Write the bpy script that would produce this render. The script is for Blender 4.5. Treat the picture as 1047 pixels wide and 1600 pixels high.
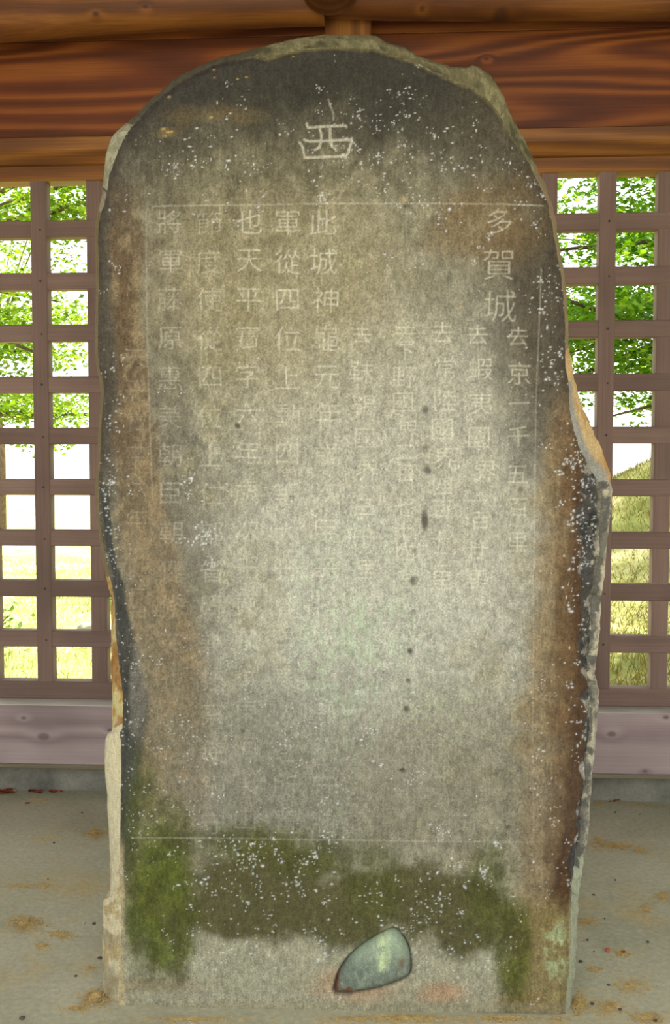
import bpy, bmesh, math, random
import numpy as np
from mathutils import Vector, Matrix

SC = bpy.context.scene
COL = SC.collection
for o in list(bpy.data.objects):
    bpy.data.objects.remove(o)
rnd = random.Random(7)
rng = np.random.default_rng(11)
R = math.radians

# ------------------------------------------------------------------ camera
F_PX, W_PX, H_PX = 1500.0, 1047, 1600
YAW, PITCH, DIST, CAMZ = R(3.1), R(2.85), 1.935, 1.129
cam_d = bpy.data.cameras.new('camera'); cam = bpy.data.objects.new('camera', cam_d); COL.objects.link(cam)
cam_d.sensor_fit = 'VERTICAL'; cam_d.sensor_height = 36.0; cam_d.lens = 36.0 * F_PX / H_PX
cam_d.clip_start = 0.05; cam_d.clip_end = 300
cam.location = (DIST * math.sin(YAW), -DIST * math.cos(YAW), CAMZ)
cam.rotation_euler = (math.pi / 2 - PITCH, 0, YAW)
SC.camera = cam
C_POS = np.array(cam.location)
FW = np.array([-math.sin(YAW) * math.cos(PITCH), math.cos(YAW) * math.cos(PITCH), -math.sin(PITCH)])
RT = np.array([math.cos(YAW), math.sin(YAW), 0.0]); UP = np.cross(RT, FW)

# ------------------------------------------------------------------ sky, sun, exposure
world = bpy.data.worlds.new('sky'); SC.world = world; world.use_nodes = True
nt = world.node_tree; nt.nodes.clear()
w_out = nt.nodes.new('ShaderNodeOutputWorld'); w_bg = nt.nodes.new('ShaderNodeBackground')
w_sky = nt.nodes.new('ShaderNodeTexSky'); w_mix = nt.nodes.new('ShaderNodeMix'); w_mix.data_type = 'RGBA'
w_sky.sky_type = 'HOSEK_WILKIE'; w_sky.turbidity = 4.0; w_sky.ground_albedo = 0.35
w_sky.sun_direction = (0.25, 0.38, 0.89)
w_mix.inputs[0].default_value = 0.72
w_mix.inputs[7].default_value = (1.0, 1.0, 0.97, 1)
nt.links.new(w_sky.outputs[0], w_mix.inputs[6]); nt.links.new(w_mix.outputs[2], w_bg.inputs[0])
nt.links.new(w_bg.outputs[0], w_out.inputs[0]); w_bg.inputs[1].default_value = 1.0
sun_d = bpy.data.lights.new('sun', 'SUN'); sun = bpy.data.objects.new('sun', sun_d); COL.objects.link(sun)
sun_d.energy = 5.5; sun_d.angle = R(1.5); sun_d.color = (1.0, 0.95, 0.85)
sun.location = (6, 10, 20); sun.rotation_euler = Vector((-0.25, -0.38, -0.89)).to_track_quat('-Z', 'Y').to_euler()
SC.view_settings.view_transform = 'Standard'; SC.view_settings.look = 'None'
SC.view_settings.gamma = 1.0; SC.view_settings.use_curve_mapping = False
SC.view_settings.exposure = 2.0

# ------------------------------------------------------------------ helpers
def srgb(r, g, b):
    f = lambda c: (c / 12.92) if c <= 0.04045 else ((c + 0.055) / 1.055) ** 2.4
    return (f(r / 255), f(g / 255), f(b / 255), 1.0)

def at(x, y, Y):
    """world point on the plane at depth Y for a measured place in the photograph"""
    d = FW + RT * (x - W_PX / 2) / F_PX - UP * (y - H_PX / 2) / F_PX
    return C_POS + d * ((Y - C_POS[1]) / d[1])

def on_floor(x, y, z=0.0):
    d = FW + RT * (x - W_PX / 2) / F_PX - UP * (y - H_PX / 2) / F_PX
    return C_POS + d * ((z - C_POS[2]) / d[2])

def link(name, mesh, mat=None, parent=None):
    o = bpy.data.objects.new(name, mesh); COL.objects.link(o)
    if mat is not None and mesh is not None and len(mesh.materials) == 0:
        mesh.materials.append(mat)
    if parent is not None: o.parent = parent
    return o

def empty(name, loc=(0, 0, 0), rz=0.0, parent=None):
    o = bpy.data.objects.new(name, None); COL.objects.link(o)
    o.location = loc; o.rotation_euler = (0, 0, rz); o.empty_display_size = 0.1
    if parent is not None: o.parent = parent
    return o

def tag(o, label=None, cat=None, group=None, kind=None):
    if label: o['label'] = label
    if cat: o['category'] = cat
    if group: o['group'] = group
    if kind: o['kind'] = kind
    return o

def box_mesh(name, sx, sy, sz, bev=0.002, seg=1):
    """a bar centred on its own origin, length along x"""
    bm = bmesh.new(); bmesh.ops.create_cube(bm, size=1.0)
    for v in bm.verts: v.co = Vector((v.co.x * sx, v.co.y * sy, v.co.z * sz))
    if bev > 0:
        bmesh.ops.bevel(bm, geom=list(bm.edges), offset=bev, segments=seg, affect='EDGES', profile=0.5)
    me = bpy.data.meshes.new(name); bm.to_mesh(me); bm.free()
    return me

def py_mesh(name, verts, faces, smooth=True):
    me = bpy.data.meshes.new(name); me.from_pydata([tuple(map(float, v)) for v in verts], [], [tuple(int(i) for i in f) for f in faces])
    me.update()
    if smooth: me.polygons.foreach_set('use_smooth', [True] * len(me.polygons))
    return me

def quad_mesh(name, co, quads, colours=None, normals=None):
    """fast mesh from numpy: co (n,3), quads (m,4)"""
    me = bpy.data.meshes.new(name); n, m = len(co), len(quads)
    me.vertices.add(n); me.vertices.foreach_set('co', np.ascontiguousarray(co, dtype=np.float32).ravel())
    me.loops.add(m * 4); me.loops.foreach_set('vertex_index', np.ascontiguousarray(quads, dtype=np.int32).ravel())
    me.polygons.add(m); me.polygons.foreach_set('loop_start', np.arange(0, m * 4, 4, dtype=np.int32))
    me.update(calc_edges=True)
    me.polygons.foreach_set('use_smooth', np.ones(m, dtype=bool))
    if colours is not None:
        a = me.attributes.new('stone', 'FLOAT_COLOR', 'POINT')
        c = np.ones((n, 4), dtype=np.float32); c[:, :3] = colours; a.data.foreach_set('color', c.ravel())
    if normals is not None:
        me.normals_split_custom_set_from_vertices(normals.astype(np.float32))
    me.update()
    return me

def tri_mesh(name, co, tris):
    me = bpy.data.meshes.new(name); n, m = len(co), len(tris)
    me.vertices.add(n); me.vertices.foreach_set('co', np.ascontiguousarray(co, dtype=np.float32).ravel())
    me.loops.add(m * 3); me.loops.foreach_set('vertex_index', np.ascontiguousarray(tris, dtype=np.int32).ravel())
    me.polygons.add(m); me.polygons.foreach_set('loop_start', np.arange(0, m * 3, 3, dtype=np.int32))
    me.update(calc_edges=True)
    return me

def tube(points, radii, n=8):
    """verts, faces of a tapered tube along points"""
    vs, fs = [], []
    pts = [Vector(p) for p in points]
    for i, p in enumerate(pts):
        t = (pts[min(i + 1, len(pts) - 1)] - pts[max(i - 1, 0)]).normalized()
        a = t.cross(Vector((0.13, 0.2, 1)) if abs(t.z) < 0.9 else Vector((1, 0.1, 0))).normalized(); b = t.cross(a)
        for k in range(n):
            w = 2 * math.pi * k / n
            vs.append(p + (a * math.cos(w) + b * math.sin(w)) * radii[i])
    for i in range(len(pts) - 1):
        for k in range(n):
            fs.append((i * n + k, i * n + (k + 1) % n, (i + 1) * n + (k + 1) % n, (i + 1) * n + k))
    fs.append(tuple(range(n - 1, -1, -1))); fs.append(tuple((len(pts) - 1) * n + k for k in range(n)))
    return vs, fs

# numpy value noise -------------------------------------------------
_tab = {}
def vnoise(x, y, seed):
    T = _tab.get(seed)
    if T is None: T = _tab[seed] = np.random.default_rng(seed).random((256, 256)).astype(np.float32)
    xi = np.floor(x).astype(np.int32); yi = np.floor(y).astype(np.int32)
    fx = (x - xi).astype(np.float32); fy = (y - yi).astype(np.float32)
    fx = fx * fx * (3 - 2 * fx); fy = fy * fy * (3 - 2 * fy)
    x0, x1, y0, y1 = xi & 255, (xi + 1) & 255, yi & 255, (yi + 1) & 255
    a = T[y0, x0] + (T[y0, x1] - T[y0, x0]) * fx
    b = T[y1, x0] + (T[y1, x1] - T[y1, x0]) * fx
    return a + (b - a) * fy

def fbm(x, y, seed, octv=4, gain=0.5):
    s, amp, tot = 0, 1.0, 0.0
    for k in range(octv):
        s = s + amp * vnoise(x * 2 ** k + 17.3 * k, y * 2 ** k + 5.1 * k, seed + k); tot += amp; amp *= gain
    return s / tot

def sstep(a, b, x):
    t = np.clip((x - a) / (b - a), 0, 1); return t * t * (3 - 2 * t)

# ------------------------------------------------------------------ materials
def new_mat(name):
    m = bpy.data.materials.new(name); m.use_nodes = True
    n = m.node_tree.nodes; n.clear()
    out = n.new('ShaderNodeOutputMaterial'); b = n.new('ShaderNodeBsdfPrincipled')
    m.node_tree.links.new(b.outputs[0], out.inputs[0])
    return m, m.node_tree, b

def node(t, kind, **kw):
    n = t.nodes.new(kind)
    for k, v in kw.items():
        if k.startswith('i_'):
            n.inputs[k[2:].replace('_', ' ')].default_value = v
        else: setattr(n, k, v)
    return n

def ramp(t, fac, stops):
    r = t.nodes.new('ShaderNodeValToRGB'); e = r.color_ramp.elements
    e[0].position, e[0].color = stops[0]; e[1].position, e[1].color = stops[-1]
    for p, c in stops[1:-1]:
        q = e.new(p); q.color = c
    t.links.new(fac, r.inputs[0]); return r

def mixc(t, fac, a, b, mode='MIX'):
    m = t.nodes.new('ShaderNodeMix'); m.data_type = 'RGBA'; m.blend_type = mode
    for s, i in ((fac, 0), (a, 6), (b, 7)):
        if hasattr(s, 'is_linked'): t.links.new(s, m.inputs[i])
        else: m.inputs[i].default_value = s
    return m.outputs[2]

def wood(name, dark, mid, light, rough=0.6, rings=9.0, knot=None, streak=0.5, bump=0.15, stretch=0.09, knots=()):
    m, t, b = new_mat(name); L = t.links.new
    tc = node(t, 'ShaderNodeTexCoord'); oi = node(t, 'ShaderNodeObjectInfo')
    off = node(t, 'ShaderNodeVectorMath', operation='SCALE'); off.inputs[0].default_value = (7.3, 3.9, 5.7); L(oi.outputs['Random'], off.inputs['Scale'])
    add = node(t, 'ShaderNodeVectorMath', operation='ADD'); L(tc.outputs['Object'], add.inputs[0]); L(off.outputs[0], add.inputs[1])
    mp = node(t, 'ShaderNodeMapping'); mp.inputs['Scale'].default_value = (stretch, 1, 1); mp.inputs['Rotation'].default_value = (0, 0.03, 0.05)
    L(add.outputs[0], mp.inputs[0])
    nz = node(t, 'ShaderNodeTexNoise', i_Scale=5.0, i_Detail=1.0, i_Roughness=0.3); L(mp.outputs[0], nz.inputs['Vector'])
    # growth rings: bands of a smooth field
    sc = node(t, 'ShaderNodeMath', operation='MULTIPLY'); sc.inputs[1].default_value = rings * 12.0
    field, cores = nz.outputs[0], []
    for (kx, kz, kr_) in knots:
        sb = node(t, 'ShaderNodeVectorMath', operation='SUBTRACT'); sb.inputs[1].default_value = (kx, 0, kz); L(tc.outputs['Object'], sb.inputs[0])
        ml = node(t, 'ShaderNodeVectorMath', operation='MULTIPLY'); ml.inputs[1].default_value = (0.6, 0, 1); L(sb.outputs[0], ml.inputs[0])
        le = node(t, 'ShaderNodeVectorMath', operation='LENGTH'); L(ml.outputs[0], le.inputs[0])
        mr = node(t, 'ShaderNodeMapRange', interpolation_type='SMOOTHSTEP'); L(le.outputs['Value'], mr.inputs[0])
        mr.inputs[1].default_value = 0.0; mr.inputs[2].default_value = kr_ * 3.2; mr.inputs[3].default_value = 0.05; mr.inputs[4].default_value = 0.0
        ad = node(t, 'ShaderNodeMath', operation='ADD'); L(field, ad.inputs[0]); L(mr.outputs[0], ad.inputs[1]); field = ad.outputs[0]
        mc = node(t, 'ShaderNodeMapRange', interpolation_type='SMOOTHSTEP'); L(le.outputs['Value'], mc.inputs[0])
        mc.inputs[1].default_value = kr_ * 0.35; mc.inputs[2].default_value = kr_ * 1.0; mc.inputs[3].default_value = 0.7; mc.inputs[4].default_value = 0.0; cores.append(mc.outputs[0])
    L(field, sc.inputs[0])
    sn = node(t, 'ShaderNodeMath', operation='SINE'); L(sc.outputs[0], sn.inputs[0])
    fr = node(t, 'ShaderNodeMath', operation='MULTIPLY_ADD'); fr.inputs[1].default_value = 0.32; fr.inputs[2].default_value = 0.5; L(sn.outputs[0], fr.inputs[0])
    mp2 = node(t, 'ShaderNodeMapping'); mp2.inputs['Scale'].default_value = (1.6, 120, 120); L(add.outputs[0], mp2.inputs[0])
    fi = node(t, 'ShaderNodeTexNoise', i_Scale=2.0, i_Detail=5.0, i_Roughness=0.65); L(mp2.outputs[0], fi.inputs['Vector'])
    mx = node(t, 'ShaderNodeMix'); mx.inputs[0].default_value = streak; L(fr.outputs[0], mx.inputs[2]); L(fi.outputs[0], mx.inputs[3])
    r = ramp(t, mx.outputs[0], [(0.12, dark), (0.5, mid), (0.88, light)])
    bl = node(t, 'ShaderNodeTexNoise', i_Scale=2.3, i_Detail=3.0); L(add.outputs[0], bl.inputs['Vector'])
    br = ramp(t, bl.outputs[0], [(0.3, (0.72, 0.72, 0.72, 1)), (0.7, (1.15, 1.15, 1.15, 1))])
    col = mixc(t, 1.0, r.outputs[0], br.outputs[0], 'MULTIPLY')
    for c_ in cores: col = mixc(t, c_, col, knot)
    L(col, b.inputs['Base Color']); b.inputs['Roughness'].default_value = rough
    bp = node(t, 'ShaderNodeBump', i_Strength=bump, i_Distance=0.003); L(mx.outputs[0], bp.inputs['Height']); L(bp.outputs[0], b.inputs['Normal'])
    return m

M = {}
M['cedar'] = wood('cedar', srgb(66, 36, 10), srgb(124, 76, 24), srgb(176, 122, 50), 0.55, 5, None, 0.6, stretch=0.05)
M['cedar_log'] = wood('cedar_log', srgb(62, 32, 10), srgb(116, 66, 20), srgb(174, 116, 46), 0.6, 4, srgb(44, 26, 12), 0.55, stretch=0.05,
    knots=[(float(at(x, y, 1.06)[0]), float(at(x, y, 1.06)[2]) - 2.5, r) for x, y, r in ((785, 16, 0.022), (150, 22, 0.008), (228, 12, 0.008), (660, 8, 0.008))])
M['cedar_board'] = wood('cedar_board', srgb(56, 24, 5), srgb(112, 55, 14), srgb(164, 98, 34), 0.55, 8, srgb(40, 22, 10), 0.42, stretch=0.09, knots=[(float(at(760, 75, 1.3)[0]), 0.08, 0.008)])
M['lattice'] = wood('lattice', srgb(102, 82, 72), srgb(130, 106, 95), srgb(152, 129, 116), 0.75, 2, None, 0.7, 0.1, 0.05)
M['plank'] = wood('plank', srgb(136, 117, 118), srgb(166, 148, 148), srgb(190, 174, 172), 0.8, 4, srgb(98, 84, 82), 0.45, 0.1, 0.08,
    knots=[(float(at(x, y, 1.215)[0]), float(at(x, y, 1.215)[2]) - 0.2135, r) for x, y, r in ((68, 1151, 0.018), (37, 1122, 0.008), (172, 1141, 0.008), (956, 1147, 0.013), (1041, 1121, 0.008), (1008, 1205, 0.007))])
M['strip'] = wood('strip', srgb(104, 96, 74), srgb(132, 124, 98), srgb(150, 142, 116), 0.8, 2, None, 0.7)
M['sill'] = wood('sill', srgb(175, 173, 160), srgb(200, 198, 186), srgb(214, 212, 202), 0.85, 2, None, 0.7)  # paler than the plank: outdoor light on the ledge is in the colour

def stone_mat(name, grain=1.0, bump=0.35, rough=0.85):
    m, t, b = new_mat(name); L = t.links.new
    at_ = node(t, 'ShaderNodeAttribute', attribute_name='stone'); tc = node(t, 'ShaderNodeTexCoord')
    n1 = node(t, 'ShaderNodeTexNoise', i_Scale=300.0, i_Detail=4.0, i_Roughness=0.7); L(tc.outputs['Object'], n1.inputs['Vector'])
    mp = node(t, 'ShaderNodeMapping'); mp.inputs['Scale'].default_value = (190, 40, 45); L(tc.outputs['Object'], mp.inputs[0])
    n2 = node(t, 'ShaderNodeTexNoise', i_Scale=1.0, i_Detail=3.0); L(mp.outputs[0], n2.inputs['Vector'])
    g = 0.40 * grain
    r1 = ramp(t, n1.outputs[0], [(0.3, (1 - g, 1 - g, 1 - g, 1)), (0.7, (1 + g, 1 + g, 1 + g, 1))])
    r2 = ramp(t, n2.outputs[0], [(0.3, (0.86, 0.86, 0.86, 1)), (0.7, (1.14, 1.14, 1.14, 1))])
    c = mixc(t, 1.0, at_.outputs['Color'], r1.outputs[0], 'MULTIPLY'); c = mixc(t, 1.0, c, r2.outputs[0], 'MULTIPLY')
    n3 = node(t, 'ShaderNodeTexNoise', i_Scale=520.0, i_Detail=1.0); L(tc.outputs['Object'], n3.inputs['Vector'])
    n4 = node(t, 'ShaderNodeTexNoise', i_Scale=9.0, i_Detail=3.0); L(tc.outputs['Object'], n4.inputs['Vector'])
    r3 = ramp(t, n3.outputs[0], [(0.66, (0, 0, 0, 1)), (0.74, (1, 1, 1, 1))]); r4 = ramp(t, n4.outputs[0], [(0.42, (0.05, 0.05, 0.05, 1)), (0.62, (0.7, 0.7, 0.7, 1))])
    f_ = mixc(t, 1.0, r3.outputs[0], r4.outputs[0], 'MULTIPLY'); br_ = mixc(t, 1.0, c, (1.9, 1.95, 1.95, 1), 'MULTIPLY'); c = mixc(t, f_, c, br_)
    L(c, b.inputs['Base Color']); b.inputs['Roughness'].default_value = rough
    b.inputs['Specular IOR Level'].default_value = 0.3
    bp = node(t, 'ShaderNodeBump', i_Strength=bump, i_Distance=0.002); L(n1.outputs[0], bp.inputs['Height']); L(bp.outputs[0], b.inputs['Normal'])
    return m
M['stone'] = stone_mat('stone')
M['stone_rough'] = stone_mat('stone_rough', 0.8, 0.5)
M['cobble'] = stone_mat('cobble', 0.7, 0.2, 0.6)

def mottled(name, c0, c1, c2, scale, rough=0.9, bump=0.2, bscale=60.0, sand=None):
    m, t, b = new_mat(name); L = t.links.new
    tc = node(t, 'ShaderNodeTexCoord')
    n1 = node(t, 'ShaderNodeTexNoise', i_Scale=scale, i_Detail=6.0, i_Roughness=0.6); L(tc.outputs['Object'], n1.inputs['Vector'])
    r = ramp(t, n1.outputs[0], [(0.3, c0), (0.5, c1), (0.7, c2)]); col = r.outputs[0]
    n2 = node(t, 'ShaderNodeTexNoise', i_Scale=bscale, i_Detail=5.0, i_Roughness=0.7); L(tc.outputs['Object'], n2.inputs['Vector'])
    if sand:
        n3 = node(t, 'ShaderNodeTexNoise', i_Scale=3.1, i_Detail=8.0, i_Roughness=0.72); L(tc.outputs['Object'], n3.inputs['Vector'])
        r3 = ramp(t, n3.outputs[0], [(0.53, (0, 0, 0, 1)), (0.66, (0.75, 0.75, 0.75, 1))])
        col = mixc(t, r3.outputs[0], col, sand)
    r2 = ramp(t, n2.outputs[0], [(0.3, (0.82, 0.82, 0.82, 1)), (0.7, (1.15, 1.15, 1.15, 1))])
    col = mixc(t, 1.0, col, r2.outputs[0], 'MULTIPLY')
    L(col, b.inputs['Base Color']); b.inputs['Roughness'].default_value = rough
    bp = node(t, 'ShaderNodeBump', i_Strength=bump, i_Distance=0.004); L(n2.outputs[0], bp.inputs['Height']); L(bp.outputs[0], b.inputs['Normal'])
    return m
M['floor'] = mottled('floor', srgb(158, 159, 134), srgb(180, 180, 154), srgb(192, 190, 164), 2.2, 0.75, 0.35, 70, srgb(190, 172, 120))
M['curb'] = mottled('curb', srgb(104, 104, 96), srgb(140, 139, 128), srgb(162, 160, 148), 7.0, 0.9, 0.3, 90)
M['gravel'] = mottled('gravel', srgb(150, 145, 130), srgb(178, 172, 155), srgb(196, 190, 175), 9.0, 0.95, 0.4, 40)
M['grass_soil'] = mottled('grass_soil', srgb(112, 122, 56), srgb(152, 152, 86), srgb(190, 180, 130), 2.4, 0.95, 0.5, 30)
M['rock'] = mottled('rock', srgb(90, 92, 84), srgb(125, 125, 112), srgb(150, 150, 135), 12, 0.9, 0.4, 40)
M['bark'] = mottled('bark', srgb(62, 50, 38), srgb(88, 72, 54), srgb(110, 95, 72), 14, 0.95, 0.6, 50)
M['sawdust'] = mottled('sawdust', srgb(178, 150, 92), srgb(206, 180, 116), srgb(222, 200, 142), 60, 0.95, 0.1, 200)
M['dry_leaf'] = mottled('dry_leaf', srgb(96, 42, 22), srgb(150, 72, 36), srgb(176, 112, 60), 40, 0.8, 0.2, 120)
M['pebble'] = mottled('pebble', srgb(60, 56, 50), srgb(84, 78, 68), srgb(110, 100, 88), 60, 0.8, 0.2, 200)
M['seed'] = mottled('seed', srgb(150, 60, 35), srgb(190, 88, 55), srgb(205, 130, 95), 90, 0.6, 0.2, 200)
M['nail'] = mottled('nail', srgb(40, 34, 32), srgb(52, 44, 42), srgb(64, 55, 50), 100, 0.6, 0.1, 200)
M['roof'] = mottled('roof', srgb(60, 60, 62), srgb(80, 80, 82), srgb(95, 95, 96), 5, 0.7, 0.2, 30)

def leaf_mat(name, c0, c1, c2):
    m, t, b = new_mat(name); L = t.links.new
    ge = node(t, 'ShaderNodeNewGeometry')
    r = ramp(t, ge.outputs['Random Per Island'], [(0.0, c0), (0.5, c1), (1.0, c2)])
    L(r.outputs[0], b.inputs['Base Color']); b.inputs['Roughness'].default_value = 0.5
    tr = node(t, 'ShaderNodeBsdfTranslucent'); L(r.outputs[0], tr.inputs[0])
    ms = node(t, 'ShaderNodeMixShader'); ms.inputs[0].default_value = 0.5
    L(b.outputs[0], ms.inputs[1]); L(tr.outputs[0], ms.inputs[2])
    L(ms.outputs[0], [n for n in t.nodes if n.type == 'OUTPUT_MATERIAL'][0].inputs[0])
    return m
M['leaf'] = leaf_mat('leaf', srgb(76, 112, 10), srgb(110, 146, 16), srgb(142, 166, 32))
M['leaf_deep'] = leaf_mat('leaf_deep', srgb(64, 112, 10), srgb(98, 146, 18), srgb(134, 170, 32))
M['blade_pale'] = leaf_mat('blade_pale', srgb(128, 146, 62), srgb(166, 176, 98), srgb(196, 192, 132))  # lawn blades, sunlight brightened into the colours
M['blade'] = leaf_mat('blade', srgb(92, 98, 30), srgb(132, 124, 56), srgb(170, 150, 88))  # mound blades, tree shade darkened into the colours

# ================================================================== SETTING
WALL_Y = 1.30            # front of the lattice
HALF = 1.78              # half width of the hall
FRONT = -1.70

def slab(name, x0, x1, y0, y1, z0, z1, mat, parent=None, bev=0.0, kind=None):
    me = box_mesh(name, x1 - x0, y1 - y0, z1 - z0, bev)
    o = link(name, me, mat, parent); o.location = ((x0 + x1) / 2, (y0 + y1) / 2, (z0 + z1) / 2)
    if kind: o['kind'] = kind
    return o

# floor: one concrete slab with a slightly uneven top
fx, fy = np.meshgrid(np.linspace(-HALF - 0.1, HALF + 0.1, 240), np.linspace(FRONT, WALL_Y + 0.25, 200))
fz = (fbm(fx * 7, fy * 7, 31) - 0.5) * 0.004
fco = np.stack([fx, fy, fz - 0.0008], -1).reshape(-1, 3)
idx = np.arange(fx.size).reshape(fx.shape)
fq = np.stack([idx[:-1, :-1], idx[:-1, 1:], idx[1:, 1:], idx[1:, :-1]], -1).reshape(-1, 4)
floor = link('floor', quad_mesh('floor', fco, fq), M['floor']); tag(floor, 'grey concrete floor of the shelter dusted with sand', 'floor', kind='structure')

# ground outside: lawn that rises to a mound on the right, gravel in front
gx, gy = np.meshgrid(np.concatenate([np.linspace(-60, -9, 30), np.linspace(-8.8, 8.8, 150), np.linspace(9, 60, 30)]),
                     np.concatenate([np.linspace(WALL_Y + 0.2, 14, 130), np.linspace(14.5, 90, 40)]))
mound = 1.50 * np.exp(-(((gx - 3.7) / 2.2) ** 2 + ((gy - 8.3) / 2.4) ** 2)) + 0.25 * np.exp(-(((gx + 6.0) / 3.5) ** 2 + ((gy - 12) / 3) ** 2))
gz = -0.16 + mound + (fbm(gx * 1.3, gy * 1.3, 41) - 0.5) * 0.08
def ground_z(x, y):
    return (-0.16 + 1.50 * math.exp(-(((x - 3.7) / 2.2) ** 2 + ((y - 8.3) / 2.4) ** 2)) + 0.25 * math.exp(-(((x + 6.0) / 3.5) ** 2 + ((y - 12) / 3) ** 2))
            + (float(fbm(np.array([x * 1.3]), np.array([y * 1.3]), 41)[0]) - 0.5) * 0.08)
idx = np.arange(gx.size).reshape(gx.shape)
gq = np.stack([idx[:-1, :-1], idx[:-1, 1:], idx[1:, 1:], idx[1:, :-1]], -1).reshape(-1, 4)
ground = link('ground', quad_mesh('ground', np.stack([gx, gy, gz], -1).reshape(-1, 3), gq), M['grass_soil'])
tag(ground, 'sunlit lawn rising to a grassy mound behind the shelter', 'lawn', kind='structure')
fg = slab('gravel_forecourt', -30, 30, -30, FRONT, -0.4, -0.12, M['gravel']); tag(fg, 'pale gravel forecourt before the shelter', 'gravel', kind='structure')
sl = slab('side_ground', -30, -HALF - 0.1, FRONT, WALL_Y + 0.25, -0.4, -0.14, M['grass_soil']); tag(sl, 'dry lawn beside the shelter on the left', 'lawn', kind='structure')
sl = slab('side_ground', HALF + 0.1, 30, FRONT, WALL_Y + 0.25, -0.4, -0.14, M['grass_soil']); tag(sl, 'dry lawn beside the shelter on the right', 'lawn', kind='structure')

# lattice walls -------------------------------------------------------
BAR_W, BAR_D = 0.054, 0.046
RAILS = [1.924 - 0.1747 * k for k in range(9)]
me_rail = box_mesh('lattice_rail', 2 * HALF, BAR_D, 0.056, 0.0025)
me_bar = box_mesh('lattice_bar', 1.715, BAR_D, BAR_W, 0.0025)
me_brail = box_mesh('bottom_rail', 2 * HALF, 0.055, 0.062, 0.003)
me_lintel = box_mesh('lintel', 2 * HALF, 0.07, 0.058, 0.004)
me_plank = box_mesh('skirting_plank', 2 * HALF, 0.10, 0.201, 0.003)
me_strip = box_mesh('base_strip', 2 * HALF, 0.112, 0.014, 0.002)
me_curb = box_mesh('curb', 2 * HALF, 0.20, 0.20, 0.006, 2)
me_board = box_mesh('wall_board', 2 * HALF, 0.03, 0.335, 0.002)
bm = bmesh.new(); bmesh.ops.create_cone(bm, cap_ends=True, segments=10, radius1=0.0042, radius2=0.0034, depth=0.003)
me_nail = bpy.data.meshes.new('nail'); bm.to_mesh(me_nail); bm.free()
# header beam: profile with a broad lower chamfer
hp = [(0, 2.128), (-0.02, 2.132), (-0.052, 2.168), (-0.055, 2.208), (-0.05, 2.212), (0.05, 2.212), (0.05, 2.128)]
hv = [(x, y, z) for x in (-HALF, HALF) for (y, z) in hp]; n = len(hp)
hf = [(i, (i + 1) % n, n + (i + 1) % n, n + i) for i in range(n)] + [tuple(range(n - 1, -1, -1)), tuple(range(n, 2 * n))]
me_header = py_mesh('header_beam', hv, hf, smooth=False)

def lattice_wall(name, label, loc, rz):
    """local frame: x along the wall, front of the lattice at y = 0"""
    root = empty(name, loc, rz); tag(root, label, 'wall', kind='structure')
    n_over = 0
    for k, z in enumerate(RAILS):
        o = link('lattice_rail', me_rail, M['lattice'], root); o.location = (0, BAR_D / 2, z)
        for j in range(-8, 9):                     # nails where a rail laps over a post
            if (j % 2 != 0) and ((k + j // 2) % 2 == 0):
                xb = -1.075 + 0.19 * (j + 7) - 0.0
                if abs(xb) < HALF - 0.03:
                    q = link('nail', me_nail, M['nail'], o); q.rotation_euler = (math.pi / 2, 0, 0); q.location = (xb + 0.006, -BAR_D / 2 - 0.001, -0.004)
    x = -1.075 - 0.19 * 3; j = 0
    while x < HALF - 0.02:
        over = (j % 2 == 1)                        # every second post laps over the rails
        o = link('lattice_bar', me_bar, M['lattice'], root); o.rotation_euler = (0, math.pi / 2, 0)
        o.location = (x, BAR_D / 2 + (-0.0022 if over else 0.0022), 1.2325)
        if over:
            for k, z in enumerate(RAILS):
                if k % 2 == j % 4 // 2:
                    q = link('nail', me_nail, M['nail'], o); q.rotation_euler = (math.pi / 2, 0, 0)
                    q.location = (-(z - 1.2325), -BAR_D / 2 - 0.001, 0.004)
        x += 0.19; j += 1
    for xe in (-HALF + 0.03, HALF - 0.03):
        o = link('corner_post', box_mesh('corner_post', 2.05, 0.12, 0.12, 0.006), M['lattice'], root); o.rotation_euler = (0, math.pi / 2, 0); o.location = (xe, 0.06, 1.08)
    o = link('bottom_rail', me_brail, M['lattice'], root); o.location = (0, 0.0275, 0.347)
    o = link('lintel', me_lintel, M['cedar'], root); o.location = (0, 0.030, 2.111)
    o = link('header_beam', me_header, M['cedar'], root)
    for i in range(3):
        o = link('wall_board', me_board, M['cedar_board'], root); o.location = (0, 0.012, 2.205 + 0.1675 + 0.336 * i)
    o = link('sill', box_mesh('sill', 2 * HALF, 0.100, 0.004, 0.0), M['sill'], root); o.location = (0, -0.030, 0.3148)  # thin pale layer over the plank top, coloured as if lit from outdoors
    o = link('skirting_plank', me_plank, M['plank'], root); o.location = (0, -0.035, 0.2135)
    o = link('base_strip', me_strip, M['strip'], root); o.location = (0, -0.032, 0.1065)
    o = link('curb', me_curb, M['curb'], root); o.location = (0, 0.088, -0.001)
    return root
lattice_wall('wall_back', 'wooden lattice wall above a skirting plank and concrete curb behind the stele', (0, WALL_Y, 0), 0)
lattice_wall('wall_left', 'wooden lattice side wall of the shelter, left', (-HALF - 0.0, WALL_Y - HALF + 0.04, 0), R(90))
lattice_wall('wall_right', 'wooden lattice side wall of the shelter, right', (HALF + 0.0, WALL_Y - HALF + 0.04, 0), R(-90))

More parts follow.
